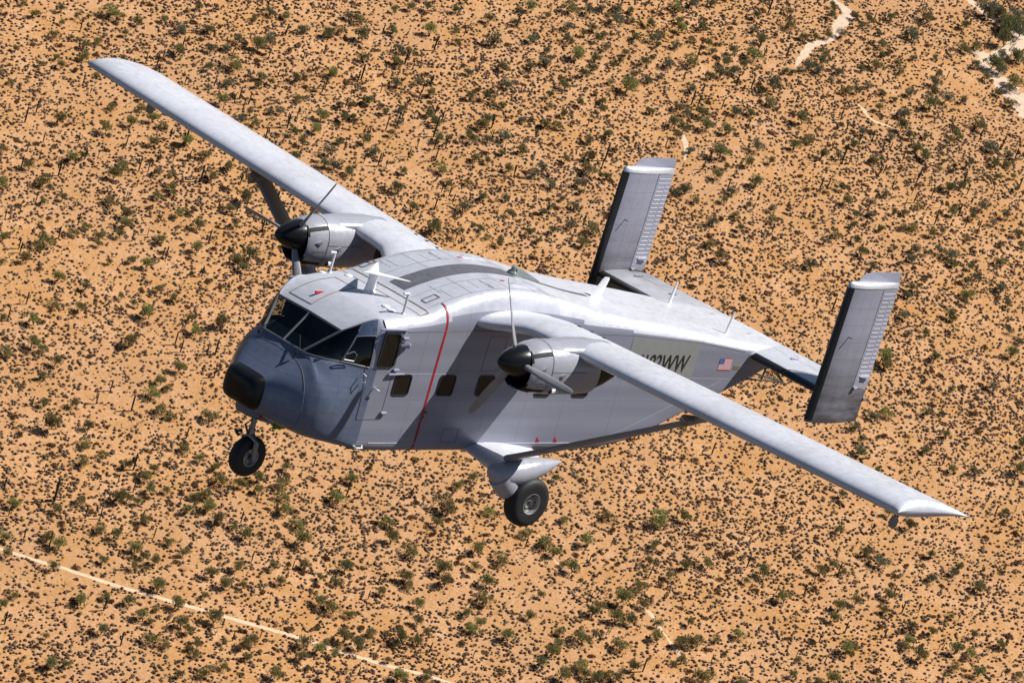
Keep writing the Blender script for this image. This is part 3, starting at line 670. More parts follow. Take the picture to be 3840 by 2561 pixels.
    for u, r in ((0, .23), (.5, .225), (.85, .205), (1.05, .16), (1.12, .07)): rings.append([A+(B-A)*u+r*(.75*math.cos(t)*e1+math.sin(t)*e2) for t in [2*math.pi*k/18 for k in range(18)]])
    mb.loft(rings); mb.build("leg_fairing", M['nacelle'], stub, angle=60)
    mb = MB(); mb.tube([(5.0, s*1.98, -.15), (5.36, s*1.98, -.44)], .07, 10); mb.tube([(5.36, s*1.95, -.44), (5.36, s*2.18, -.44)], .05, 10); mb.build("gear_leg", M['metal'], stub)
    def wheel(name, c, R, w, rimr, side, par):
        e = bpy.data.objects.new(name, None); COL.objects.link(e); e.parent = par; e.location = c
        prof = []; h = w/2
        for q in np.linspace(-1, 1, 19):
            prof.append((h*math.copysign(abs(math.sin(q*math.pi/2))**.75, q), rimr+(R-rimr)*abs(math.cos(q*math.pi/2))**.42))
        mb = MB(); mb.lathe([(-h*.9, rimr)]+prof[1:-1]+[(h*.9, rimr)], (0, 0, 0), (0, 1, 0), (0, 0, 1), 40)
        for gx in (-.5, -.17, .17, .5):
            pass
        mb.build("tyre", M['rubber'], e, angle=60)
        mb = MB()
        for sd in (-1, 1):
            mb.lathe([(sd*h*.60, 0), (sd*h*.60, rimr*.35), (sd*h*.38, rimr*.5), (sd*h*.36, rimr*.8), (sd*h*.86, rimr*.92), (sd*h*.92, rimr*1.0), (sd*h*.88, rimr*1.08)], (0, 0, 0), (0, 1, 0), (0, 0, 1), 28)
        mb.build("rim", M['rim'], e, angle=40)
        mb = MB()
        for sd in (-1, 1): mb.lathe([(sd*h*.60, rimr*.34), (sd*h*.8, rimr*.30), (sd*h*.82, 0)], (0, 0, 0), (0, 1, 0), (0, 0, 1), 12)
        for k in range(6):
            a = k*math.pi/3
            for sd in (-1, 1): mb.lathe([(sd*h*.37, rimr*.11), (sd*h*.42, rimr*.10), (sd*h*.42, 0)], (rimr*.64*math.cos(a), 0, rimr*.64*math.sin(a)), (0, sd*1, 0) if False else (0, 1, 0), (0, 0, 1), 6)
        mb.build("hub", M['hub'], e, angle=40)
        return e
    wheel("main_wheel", (5.36, s*2.08, -.44), .415, .29, .175, s, root)
# ---------------- nose gear
mb = MB()
def frg(x, z0, z1, w): return [(x, -w, z1), (x, -w, z0+.05), (x, -w*.7, z0), (x, w*.7, z0), (x, w, z0+.05), (x, w, z1)]
mb.loft([frg(.72, .33, .42, .10), frg(.76, .22, .42, .16), frg(1.0, .15, .40, .19), frg(1.3, .08, .30, .19), frg(1.6, .03, .2, .15)]); bay = mb.build("nose_gear_fairing", M['nose'], root, angle=40)
mb = MB(); mb.grid([[(1.00, y*1.01, z) for _, y, z in frg(1.0, .146, .40, .193)], [(1.05, y*1.01, z) for _, y, z in frg(1.05, .14, .385, .193)]]); mb.build("red_stripe", M['red'], bay, recalc=False)
mb = MB(); mb.box((1.45, -.20, .07), (.26, .02, .09)); mb.build("gear_door", M['green'], bay, False)
leg = MB(); leg.tube([(1.08, 0, .22), (1.10, 0, -.10)], .045, 10); leg.tube([(1.10, 0, -.05), (1.105, 0, -.18)], .06, 10)
leg.tube([(1.105, -.02, -.15), (1.12, -.15, -.24), (1.15, -.15, -.51)], [.055, .045, .035], 8); leg.tube([(1.105, .02, -.15), (1.12, .15, -.24), (1.15, .15, -.51)], [.055, .045, .035], 8)
leg.tube([(1.15, -.17, -.51), (1.15, .17, -.51)], .035, 8)
leg.build("nose_gear_leg", M['metal'], root)
lk = MB(); lk.tube([(1.06, 0, .12), (.93, 0, .02), (1.04, 0, -.14)], .02, 6); lk.tube([(.95, .05, -.10), (.86, .1, -.14), (.93, .08, -.19)], .03, 6); lk.build("torque_link", M['hub'], root)
wheel("nose_wheel", (1.15, 0, -.51), .335, .20, .145, -1, root)

# ------------------------------------------------------------------ tail
TLE, TTE = lambda y: ARR([10.73, y, 1.735]), lambda y: ARR([11.94, y, 1.79])
mb = MB(); mb.loft([foil_ring(TLE(y), TTE(y), .13, 0, 0, .60, 12) for y in np.linspace(-2.74, 2.74, 13)])
tp = mb.build("tailplane", M['tail'], root, angle=50)
for s in (-1, 1):
    mb = MB(); mb.loft([foil_ring(TLE(y), TTE(y), .13, 0, .61, 1, 8) for y in (s*.03, s*1.2, s*2.62)]); mb.build("elevator", M['tail'], tp, angle=50)
    def boot(ring_fn, ys, frac, name, par):
        G_ = []
        for y in ys:
            le, te, t, vert = ring_fn(y); L = np.linalg.norm(te-le); ch = (te-le)/L; v = ARR(vert, float); v = v-v.dot(ch)*ch; v /= np.linalg.norm(v)
            _, yt, _ = foil(14, t, 0); fr_ = [frac*(k/6)**2 for k in range(7)]
            row = [le+ch*(x*L-.006)+v*(L*yt(x)+.004) for x in fr_[::-1]]+[le+ch*(x*L-.006)-v*(L*yt(x)+.004) for x in fr_[1:]]
            G_.append(row)
        return MB().grid(G_).build(name, M['black'], par)
    boot(lambda y: (TLE(y), TTE(y), .13, (0, 0, 1)), [s*y for y in (1.16, 1.8, 2.4, 2.68)], .09, "deicing_boot", tp)
    for (x, y) in ((11.32, .45), (11.45, 1.5), (11.40, 2.35)):
        mb = MB(); p = ARR([x, s*y, 1.855]); mb.add([p+ARR([-.12, -.03, -.005]), p+ARR([-.12, .03, -.005]), p+ARR([.05, .035, .035]), p+ARR([.05, -.035, .035]), p+ARR([.06, .04, -.02]), p+ARR([.06, -.04, -.02])], [(0, 1, 2, 3), (3, 2, 4, 5), (0, 3, 5), (1, 4, 2)], 0); mb.build("hinge_fairing", M['tail'], tp, False)
    # fins
    yf = s*2.745
    LEz = [(1.20, 10.62), (3.62, 10.69)]; TEz = [(1.20, 11.92), (3.62, 11.965)]
    fle = lambda z: ARR([lerp(LEz, z), yf, z]); fte = lambda z: ARR([lerp(TEz, z), yf, z])
    zc = [1.22, 1.27, 1.5, 2.0, 2.5, 3.0, 3.4, 3.60]
    mb = MB(); mb.loft([foil_ring(fle(z), fte(z), .14, 0, 0, .66, 12, (0, 1, 0)) for z in zc]); fin = mb.build("tail_fin", M['fin'], root, angle=50)
    # lower rear part of the fixed fin below the rudder
    mb = MB(); mb.loft([foil_ring(fle(z), fte(z), .14, 0, .655, 1, 6, (0, 1, 0)) for z in (1.22, 1.27, 1.5, 1.80)]); mb.build("fin_heel", M['fin'], fin, angle=50)
    mb = MB(); G_ = []
    for z in (1.82, 1.95, 2.3, 2.8, 3.3, 3.585): G_.append(foil_ring(fle(z), fte(z), .14, 0, .675, 1, 6, (0, 1, 0)))
    mb.loft(G_); rud = mb.build("rudder", M['rud'], fin, angle=50)
    mb = MB()
    for sd in (-1, 1):
        for k in range(21):
            z = 1.98+.076*k
            le, te = fle(z), fte(z); L = te[0]-le[0]; _, yt, _ = foil(14, .14, 0)
            c1_ = .86 if 2 < k < 19 else .97
            xa, xb = .705 if k > 0 else .72, c1_
            seg = [(xa, xb)]+([(c1_+.025, .985)] if c1_ < .9 else [])
            for (u, v) in seg:
                mb.tube([(le[0]+L*u, yf+sd*L*yt(u), z), (le[0]+L*v, yf+sd*L*yt(v), z-.004)], .0075, 5)
        mb.tube([(le[0]*0+lerp(LEz, z)+1.27*.86, yf+sd*1.27*foil(14, .14, 0)[1](.87), z) for z in (2.1, 3.42)], .005, 4)
    mb.build("rudder_ribs", M['cap'], rud)
    mb = MB()
    for sd in (-1, 1):
        mb.loft([[(x+.0, yf+sd*(.05+h*math.cos(a)), 2.03+h*math.sin(a)) for a in [2*math.pi*k/8 for k in range(8)]] for x, h in ((11.62, .01), (11.70, .035), (11.84, .025), (11.87, .01))])
        mb.tube([(11.50, yf+sd*.085, 1.84), (11.57, yf+sd*.085, 1.85)], .028, 8)
    mb.build("trim_actuator", M['nacelle'], rud)
    mb = MB(); rings = []
    for z, ts, sh in ((3.60, 1.02, 0), (3.635, 1.0, .004), (3.665, .82, .015), (3.685, .55, .03), (3.694, .22, .05)):
        le, te = fle(z), fte(z); d = te-le; rings.append(foil_ring(le+d*sh, te-d*sh*.2, .15, 0, n=12, vert=(0, 1, 0), tscale=ts))
    mb.loft(rings); mb.build("fin_cap", M['cap'], fin, angle=70)
    # thin upright plate along the far side of the cap
    mb = MB(); q = [(10.98, yf+.075, 3.64), (11.97, yf+.03, 3.62), (11.985, yf+.05, 3.855), (11.35, yf+.085, 3.84), (11.12, yf+.085, 3.79)]
    mb.add(q+[(x, y+.01, z) for x, y, z in q], [(0, 1, 2, 3, 4), (9, 8, 7, 6, 5)]+[(i, (i+1) % 5, 5+(i+1) % 5, 5+i) for i in range(5)]); mb.build("balance_plate", M['rud'], fin, False)
    mb = MB(); q = [(11.972, yf+.03, 3.62), (11.987, yf+.05, 3.855), (12.0, yf+.06, 3.80), (11.99, yf+.03, 3.2), (11.968, yf+.0, 2.95)]
    mb.add(q+[(x+.004, y+.01, z) for x, y, z in q], [(0, 1, 2, 3, 4), (9, 8, 7, 6, 5)]+[(i, (i+1) % 5, 5+(i+1) % 5, 5+i) for i in range(5)]); mb.build("rudder_edge_plate", M['seal'], rud, False)
    boot(lambda z: (fle(z), fte(z), .14, (0, 1, 0)), [1.26, 1.8, 2.4, 3.0, 3.59], .085, "deicing_boot", fin)
    mb = MB(); mb.tube([(11.92, yf, 1.62), (12.02, yf-.02, 1.62)], [.03, .008], 6); mb.build("tail_lamp", M['metal'], fin)
    mb = MB(); mb.tube([(10.98, yf-s*0+(-.09), 2.75), (10.98, yf-.17, 2.75)], .012, 6); mb.build("fin_pin", M['metal'], fin)
# tail truss with rope netting
tr = MB(); A, B, C_ = ARR([11.10, -.75, 1.38]), ARR([11.25, -.75, 1.50]), ARR([12.26, -.72, 1.11])
D = ARR([11.42, -.35, 1.56])
tr.tube([ARR([11.15, -.70, 1.16]), C_], .016, 6); tr.tube([ARR([11.40, -.70, 1.27]), C_], .016, 6); tr.tube([ARR([11.75, -.70, 1.53]), C_], .016, 6)
tr.tube([ARR([11.70, -.70, 1.10]), ARR([11.78, -.70, 1.52])], .02, 6); tr.tube([ARR([11.45, -.70, 1.30]), ARR([11.78, -.70, 1.5])], .016, 6); tr.tube([ARR([11.6, -.35, 1.62]), C_], .014, 6)
trs = tr.build("tail_truss", M['hub'], root)
nt_ = MB()
for k in range(1, 11):
    u = k/11; p0 = ARR([11.76, -.70, 1.50])*(1-u)+C_*u; p1 = ARR([11.72, -.70, 1.15])*(1-u)+C_*u; nt_.tube([p0, (p0+p1)/2+ARR([.02, 0, -.01]), p1], .007, 4)
    p2 = ARR([11.6, -.35, 1.62])*(1-u)+C_*u; nt_.tube([p0, p2], .006, 4)
nt_.build("rope_netting", M['hub'], trs)

# ------------------------------------------------------------------ desert floor
def gpt(u, v, z=0.0):
    d = WC @ np.array([(u-W_PX/2)/F_PX, -(v-H_PX/2)/F_PX, -1.0]); t = (z-CAM[2])/d[2]; return CAM+d*t
def proj(P):
    q = (np.asarray(P, float)-CAM) @ WC; return W_PX/2+F_PX*q[..., 0]/-q[..., 2], H_PX/2-F_PX*q[..., 1]/-q[..., 2], -q[..., 2]
CEN = gpt(W_PX/2, H_PX/2)
def sand_mat():
    m, t, b = newmat("desert_sand"); co = N(t, "ShaderNodeTexCoord").outputs["Object"]
    big = noise(t, .018, 5, .6, co); mid = noise(t, .11, 6, .65, co); fine = noise(t, .9, 5, .7, co); tiny = noise(t, 4.5, 3, .7, co)
    st = noise(t, .6, 6, .75, co, (1, .45, 1)); pat = noise(t, .045, 6, .7, co)
    c = ramp(t, mid, [(.28, (.58, .285, .115)), (.45, (.68, .365, .165)), (.60, (.76, .43, .215)), (.78, (.84, .52, .30))])
    c = mix(t, ramp(t, pat, [(.44, (0,)*3), (.62, (.8,)*3)]), c, (.58, .285, .085))
    c = mix(t, ramp(t, big, [(.38, (0,)*3), (.66, (.55,)*3)]), c, (.56, .32, .17))
    c = mix(t, ramp(t, st, [(.50, (0,)*3), (.66, (.75,)*3)]), c, (.50, .25, .07))
    c = mix(t, ramp(t, fine, [(.52, (0,)*3), (.68, (.6,)*3)]), c, (.36, .19, .085))
    c = mix(t, ramp(t, tiny, [(.52, (0,)*3), (.72, (.7,)*3)]), c, (.19, .105, .06))
    peb = noise(t, 1.7, 6, .85, co, (1, .7, 1)); c = mix(t, ramp(t, peb, [(.50, (0,)*3), (.60, (.55,)*3)]), c, (.30, .145, .065))
    peb2 = noise(t, 1.2, 5, .8, co, (.7, 1.2, 1)); c = mix(t, ramp(t, peb2, [(.56, (0,)*3), (.68, (.5,)*3)]), c, (.92, .62, .40))
    # outside the view: averaged scrub tone, darkened further to cut bounce light
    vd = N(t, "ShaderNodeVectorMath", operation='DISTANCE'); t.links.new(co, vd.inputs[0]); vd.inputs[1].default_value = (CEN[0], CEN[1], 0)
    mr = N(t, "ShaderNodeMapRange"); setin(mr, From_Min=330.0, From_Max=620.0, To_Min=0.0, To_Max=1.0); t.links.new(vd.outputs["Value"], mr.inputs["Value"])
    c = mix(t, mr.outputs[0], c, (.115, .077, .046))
    t.links.new(c, b.inputs["Base Color"]); b.inputs["Roughness"].default_value = .95; b.inputs["Specular IOR Level"].default_value = .1
    bm_ = N(t, "ShaderNodeBump"); setin(bm_, Strength=.55, Distance=.5); t.links.new(mix(t, .5, noise(t, .5, 5, .7, co), fine), bm_.inputs["Height"]); t.links.new(bm_.outputs[0], b.inputs["Normal"])
    return m
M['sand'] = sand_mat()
def track_mat(name, c0, c1):
    m, t, b = newmat(name); co = N(t, "ShaderNodeTexCoord").outputs["Object"]; n = noise(t, .5, 5, .65, co)
    t.links.new(ramp(t, n, [(.3, c0), (.7, c1)]), b.inputs["Base Color"]); b.inputs["Roughness"].default_value = .95; b.inputs["Specular IOR Level"].default_value = .1; return m
M['track'] = track_mat("pale_track_sand", (.74, .50, .31), (.88, .64, .44)); M['wash'] = track_mat("pale_wash_sand", (.64, .46, .32), (.80, .62, .46))
g = [-30000, -12000, -5000, -2000]+list(np.linspace(-1000, 1000, 21))+[2000, 5000, 12000, 30000]
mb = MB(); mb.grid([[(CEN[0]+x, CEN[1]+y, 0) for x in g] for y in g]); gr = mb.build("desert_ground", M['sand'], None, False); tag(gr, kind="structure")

Z = lambda x0, y0, k: (lambda a, b: (x0+a*k, y0+b*k))
T11 = Z(2900, 0, .4); T12 = Z(0, 1900, .4216); T5 = Z(900, 1750, .9054); T2 = Z(2400, 0, 1.115)
PATHS = []
def path(name, px, widths, m, rough_=.35, z=.03):
    P = cr([gpt(*p)[:2] for p in px], 8); wd_ = np.interp(np.linspace(0, 1, len(P)), np.linspace(0, 1, len(widths)), widths); L, R = [], []
    r = random.Random(len(px)*7)
    for i, p in enumerate(P):
        d = P[min(i+1, len(P)-1)]-P[max(i-1, 0)]; d /= np.linalg.norm(d); n = ARR([-d[1], d[0]]); w = wd_[i]/2
        L.append((*(p+n*w*(1+rough_*r.uniform(-1, 1))), z)); R.append((*(p-n*w*(1+rough_*r.uniform(-1, 1))), z)); PATHS.append((p[0], p[1], w+.5))
    mb = MB(); mb.grid([L, [((a[0]+b[0])/2, (a[1]+b[1])/2, z+.01) for a, b in zip(L, R)], R]); o = mb.build(name, m, None, False, recalc=False); tag(o, kind="structure"); return o
path("dirt_track", [T12(-60, 345), T12(0, 372), T12(350, 485), T12(530, 535), T12(1000, 690), T12(1460, 820), T12(1860, 935), T12(2277, 1055), T5(200, 695), T5(420, 765), T5(620, 825), T5(760, 860), T5(900, 905), T5(1050, 960)], [1.3, 1.4, 1.5, 1.5, 1.4, 1.2], M['track'], .2)
path("sandy_wash", [T11(2500, 1200), T11(2380, 1060), T11(2280, 930), T11(2170, 800), T11(2020, 660), T11(1945, 590), T11(2030, 545), T11(2180, 490), T11(2280, 430), T11(2300, 350), T11(2180, 250), T11(2040, 165), T11(1900, 60), T11(1750, -60)], [9, 9, 9.5, 8, 4, 5, 6, 7, 6, 4, 3, 3], M['wash'], .3)
path("sandy_wash", [T11(1830, 470), T11(1900, 500), T11(2030, 525)], [2, 3.5, 4], M['wash'], .4, .035)
path("sandy_wash", [T11(500, -60), T11(560, 10), T11(650, 70), T11(700, 150), T11(640, 215), T11(600, 270), T11(575, 345), T11(480, 395), T11(350, 430), T11(310, 500), T11(240, 570), T11(215, 640)], [3.2, 3.5, 3.5, 4, 5, 3.5, 2.2, 2.6, 3.2, 3, 1.8, .8], M['wash'], .35)
path("foot_trail", [T11(790, 980), T11(850, 1040), T11(900, 1110), T11(1000, 1160), T11(1120, 1200)], [.5, 1.6, .8, 1.2, .4], M['track'], .4)
path("foot_trail", [T2(140, 440), T2(150, 470), T2(155, 500), T2(150, 540)], [.6, 2.2, 1.8, .5], M['wash'], .4)
T6 = Z(1700, 1900, .7441); T13 = Z(2600, 2100, .2977); T9 = Z(3200, 1900, .7373)
path("foot_trail", [T6(930, 490), T6(985, 530), T6(1020, 580), T6(1070, 650), T6(1130, 730), T6(1150, 760)], [.5, 1.6, 1.2, .6, 1.5, .6], M['track'], .4)
path("foot_trail", [T6(480, 240), T6(540, 300), T6(590, 340)], [.4, 1.0, .4], M['track'], .4)
PX = np.array(PATHS)
def clear(xy): return np.min(np.hypot(PX[:, 0]-xy[0], PX[:, 1]-xy[1])-PX[:, 2]) > 0

# ------------------------------------------------------------------ vegetation: digitised trees (tile x, y, width in tile pixels)
TREES = [
(500,0,.5104,"340,215,80 550,215,70 320,365,90 30,155,70 570,350,70 685,350,60 735,460,110 705,605,75 640,720,95 925,330,100 1015,295,85 785,290,70 1440,240,85 1515,215,60 1590,110,70 1670,140,80 1690,260,100 1260,225,70 900,125,50 1120,110,60 1010,90,70 480,45,60 240,140,60 1915,215,75 2185,225,90 2040,60,70 2170,50,70 1915,70,50 1960,360,70 2035,370,60 1940,440,80 1690,420,70 1450,525,85 1210,570,75 950,555,75 1010,600,50 915,615,60 555,490,70 550,640,40 1725,725,80 1225,725,70 1080,820,60 1000,820,45 800,870,70 890,895,60 1385,855,90 1545,860,70 1610,860,50 1190,970,70 1330,945,80 1250,1045,75 1520,1035,65 1440,1110,80 1765,1105,80 1700,1025,70 1905,985,60 1480,1200,80 1400,1200,80 1595,1255,80 1845,810,60 1605,755,50 1515,760,55 2180,830,70 2225,890,80 2255,1020,80 2260,1230,80 1975,1250,60 1935,1380,90 2060,1510,75 1760,1450,45 2310,1335,60 2090,595,60 1940,610,70 2175,675,70 855,825,50 145,860,80 55,785,60 215,920,60 140,1030,80 380,1020,90 535,1130,75 190,1265,65 285,1275,50 580,1290,80 720,1225,70 815,1440,100 270,1370,70 190,1435,70 710,1525,70 1190,1140,70"),
(2400,0,1.115,"120,20,36 178,12,28 240,12,24 38,80,32 130,65,28 147,92,36 215,88,34 45,125,36 72,115,24 120,150,30 60,150,24 175,135,22 235,148,28 315,172,34 15,205,30 40,198,22 95,212,36 172,200,46 245,175,22 288,205,34 350,220,30 275,240,38 320,235,34 26,267,32 64,258,22 170,300,30 235,258,26 390,180,50 410,130,34 390,52,28 382,103,24 505,75,38 500,40,24 490,238,24 515,240,22 445,345,36 455,285,50 325,372,34 378,378,30 405,298,26 215,375,44 228,420,46 112,412,34 148,430,36 128,458,28 296,436,38 160,380,32 130,358,30 35,370,30 275,510,56 360,542,36 400,490,40 172,505,26 440,540,26 295,560,24 255,588,34 395,610,44 155,633,44 312,640,30 185,668,28 278,668,30 365,685,24 447,735,28 322,718,24 240,740,38 110,645,26 240,815,32 270,865,36 520,490,34 337,767,26 442,700,24"),
(3000,500,.7814,"40,30,46 258,50,40 110,100,44 190,108,36 358,125,40 395,125,36 560,65,48 610,102,56 605,12,34 528,8,44 435,15,36 690,68,28 720,35,30 680,97,26 688,135,28 672,168,30 820,130,36 920,60,60 940,140,46 1005,145,40 1030,210,30 853,180,24 900,210,30 950,210,26 1005,100,36 1038,265,30 205,255,44 240,322,54 340,325,40 408,287,42 722,258,50 775,250,40 800,222,30 570,350,36 735,380,50 455,375,34 512,383,34 268,388,44 335,385,34 258,432,40 875,345,50 835,400,44 985,390,46 930,430,36 390,458,34 550,450,50 495,447,38 625,472,46 685,470,34 175,483,44 270,510,44 120,515,34 800,500,34 1045,480,44 968,530,34 1060,535,30 560,552,48 455,550,30 297,570,48 608,570,32 735,580,60 675,560,40 540,605,40 735,625,44 820,638,40 965,610,50 50,630,50 345,640,40 970,740,50 810,765,54 795,805,40 520,770,44 540,740,40 795,710,36 1000,820,36 720,865,50 505,875,44 845,690,36"),
(3140,1150,1.0043,"255,37,34 425,30,50 435,45,30 265,97,26 330,100,30 655,168,46 365,187,36 170,180,56 178,212,46 645,90,24 425,312,28 185,395,44 130,402,34 330,395,28 585,298,34 680,128,30 65,445,34 408,480,32 330,532,34 85,535,44 90,495,30 437,608,36 515,610,38 670,598,50 690,510,34 152,610,26 255,662,20 275,812,44 15,700,34 15,835,36 195,770,34 625,760,30"),
(900,1750,.9054,"75,42,50 12,75,36 180,65,56 195,5,40 82,97,40 175,118,44 412,122,60 200,178,54 235,230,50 15,270,56 258,285,66 905,70,42 850,152,76 818,228,44 610,228,50 630,295,54 968,45,40 705,340,56 975,335,50 840,405,66 855,470,56 968,412,38 148,408,42 275,408,42 440,408,56 405,470,42 335,455,34 175,468,40 580,510,40 12,490,34 328,552,50 390,578,58 685,460,60 705,490,40 740,572,46 458,605,38 735,640,44 938,602,40 965,665,50 440,697,64 545,688,44 495,735,56 675,705,60 735,725,42 645,735,32 268,728,56 320,745,50 65,715,46 22,725,56 28,780,38 255,780,50 390,770,44 355,728,30 615,803,30 135,850,60 670,855,60 775,860,46 465,48,46"),
(1700,1900,.7441,"180,25,54 120,205,70 240,255,70 108,298,46 170,375,70 162,458,74 62,530,52 130,572,56 105,612,60 280,655,70 395,540,56 443,435,42 475,180,70 510,225,60 605,305,64 560,280,40 360,125,56 562,65,44 685,172,66 785,40,56 1035,50,86 1170,45,60 1050,80,46 1008,178,44 1010,207,40 995,275,46 1175,298,56 1288,284,64 945,400,66 1100,350,50 860,440,90 740,490,52 705,530,60 825,560,70 895,565,62 970,480,60 540,620,50 655,650,76 710,640,50 535,685,54 505,730,64 850,688,70 655,800,74 915,792,62 1035,655,64 1030,590,50 1160,690,70 1215,665,76 1155,770,56 1270,840,84 440,780,60 545,840,74 775,838,60 825,855,60 720,862,56 665,845,50 1190,578,44 1325,660,40"),
(0,350,1.004,"220,88,46 400,128,46 420,50,32 495,100,42 525,50,36 575,88,40 612,118,32 568,176,42 690,170,44 768,227,36 600,295,36 643,300,26 860,275,36 790,305,38 465,270,44 428,302,46 268,232,40 310,228,32 112,272,40 165,318,50 15,330,44 8,203,30 235,387,30 168,404,28 405,400,36 595,380,40 632,350,36 650,372,28 912,385,50 860,428,36 480,445,42 472,480,44 322,497,34 270,520,36 375,525,38 370,560,30 595,540,40 740,490,42 880,485,32 170,550,60 90,608,40 12,535,40 8,625,28 740,575,44 493,620,32 550,632,44 405,630,24 935,602,54 885,618,36 912,645,40 220,682,44 325,717,36 455,757,30 592,728,34 640,760,34 200,785,36 295,800,38 562,815,56 130,843,46 710,832,30 838,858,56 10,835,30 735,885,44 500,785,24 668,445,40 450,525,34"),
(0,1150,.8929,"150,52,50 12,45,44 330,8,44 635,25,50 800,40,36 545,140,66 830,110,58 945,75,60 755,250,56 135,150,54 180,178,40 25,185,44 235,228,50 182,293,36 680,310,44 705,335,34 640,358,50 185,400,44 302,400,44 685,428,46 718,458,38 885,452,54 225,477,76 372,500,46 357,568,46 348,643,46 435,617,34 530,655,46 782,593,40 842,637,38 905,670,42 650,685,40 620,712,46 938,722,62 492,788,62 580,818,40 635,768,46 702,775,36 862,782,50 870,835,56 820,790,40 62,820,50 345,812,44 232,845,46 785,848,46 905,880,60 1000,745,40 535,805,40"),
(3200,1900,.7373,"60,228,50 145,275,66 297,88,62 405,357,52 400,247,44 510,337,50 540,300,36 640,403,66 190,445,60 15,477,60 155,530,44 295,605,58 405,628,46 495,548,34 290,672,56 275,705,50 335,755,76 525,717,70 610,742,60 618,650,44 515,805,48 640,835,64 745,702,50 130,885,40 850,855,40 860,165,30 182,30,44 5,720,40 460,855,30"),
(1300,400,.7441,"18,322,56 190,15,40 282,10,40 415,32,40 450,70,60 480,160,60 235,135,60 260,75,40 700,88,56 620,140,46 638,168,50 712,162,46 792,150,60 95,165,50 135,215,54 475,310,56 660,260,44 508,380,40 615,380,36 715,272,40 820,305,44 890,220,50 940,335,50 985,305,40 1060,95,46 1000,92,40 1100,35,40 1220,165,46 1315,130,50 1230,245,56 1230,310,66 1100,265,36 1030,390,52 1170,380,50 1180,425,36 685,448,46 590,500,60 800,462,36 830,533,40 340,500,56 245,408,60 135,458,30 450,615,80 280,320,44 680,610,40 770,685,40 920,635,44 1040,620,44 1130,600,50 1250,615,70 1150,500,44 1190,690,54 965,670,34 1025,505,34 990,525,40 1085,460,34 1310,350,40 885,65,36 780,230,36 710,655,34 575,625,30 1285,10,40"),
(2900,0,.4,"560,145,80 565,50,70 520,340,80 640,320,80 290,345,80 390,350,70 165,230,80 910,185,90 780,155,70 1100,165,70 1430,130,130 830,230,50 1040,415,90 990,315,55 1025,505,55 1100,490,55 1370,240,60 1310,320,120 1240,325,70 1170,590,70 1190,660,70 320,610,110 435,650,90 625,670,70 480,500,90 470,570,80 985,605,100 840,640,70 1530,770,90 1525,840,80 1560,700,80 1800,230,90 1920,430,100 2165,525,100 2065,590,150 2130,640,120 1990,720,80 2110,860,80 2240,960,100 2280,510,120 2180,370,150 1990,80,140 2020,150,80 2120,100,120 2250,220,160 2180,270,120 2320,300,100 1770,430,100 1830,480,70 1520,540,55 1320,540,60 1620,920,110 1475,975,130 1280,860,90 1780,935,70 690,835,90 790,850,80 890,800,60 1020,865,70 540,740,50 1140,940,55 1010,1015,80 1215,1055,110 1925,1150,130 1210,1180,110 1280,1250,110 845,1235,80 1100,1285,70 280,1115,120 1735,1255,100 1440,1280,60 2050,1350,100 1345,1380,80 340,1310,80 1900,600,80 2290,760,140 2310,550,100 2230,830,80 2290,130,120 2200,160,120 2330,210,110 2270,280,100 2150,205,90 2080,60,90"),
(0,1900,.4216,"50,275,110 430,250,100 530,330,130 80,405,90 480,525,90 890,180,100 1030,235,100 1300,115,90 1930,100,110 2070,165,80 2180,225,110 910,480,80 1205,365,110 1280,440,80 1390,475,100 1205,525,90 1310,555,60 1635,400,90 1510,300,80 1880,575,110 2110,525,110 1410,710,130 2020,665,110 2145,695,90 730,825,110 930,790,80 1160,845,110 120,770,80 1565,855,120 1390,900,60 1910,990,140 1830,780,70 910,1085,110 1280,970,110 1335,1025,60 1620,1025,120 1670,1100,90 1345,1155,110 1460,1210,90 410,1150,60 1760,1215,90 1750,1300,80 1665,1250,60 1985,1195,70 2190,1205,110 460,1400,120 590,1385,80 1830,1450,110 1980,1400,90 2195,1320,70 1590,1490,80 15,850,90"),
(2600,2100,.2977,"190,45,130 895,140,150 1600,130,130 1790,50,120 1160,470,170 2045,520,160 1840,590,150 1790,700,140 590,920,130 40,1000,140 1950,1100,190 1350,1240,80 1240,1410,120 150,1430,180 1760,1450,170 1570,1510,110 660,260,90 1900,150,100 590,1510,100"),
(1700,0,.2977,"40,120,110 150,15,90 450,240,120 960,60,150 820,120,80 1180,180,90 785,290,100 1480,90,150 1730,130,130 1870,100,100 2060,110,110 1965,190,70 2080,240,150 2240,260,80 2240,130,90 490,490,170 40,520,80 45,380,80 1010,490,130 1455,350,110 1760,360,100 1645,420,100 1455,485,110 1830,490,110 1910,430,80 2290,460,120 1190,640,100 1145,760,130 980,820,110 640,835,130 1930,600,110 2180,680,100 1540,670,170 1800,720,120 1750,850,130 2010,820,80 1640,930,110 1415,1060,140 680,1050,130 200,910,100 210,1200,120 440,1215,140 500,1300,70 1220,1190,100 1240,1350,80 620,1320,90 1990,1040,90 2200,1080,200 1900,1360,90 1610,1300,100 1870,1265,100 1410,1430,80 870,1490,80 430,1510,140 1780,1180,70 2120,760,90 2270,940,90"),
(0,0,.2127,"410,30,130 1090,150,150 580,230,150 1430,210,90 1350,300,100 1960,190,270 1090,400,110 970,590,150 1270,650,90 1380,690,80 1540,800,160 1735,730,150 2230,600,130 290,840,120 1480,970,180 1000,1010,120 1080,1150,150 700,1140,120 200,1440,110 2160,1020,120 1570,290,80 2190,300,110 1720,1340,90 45,130,100")]
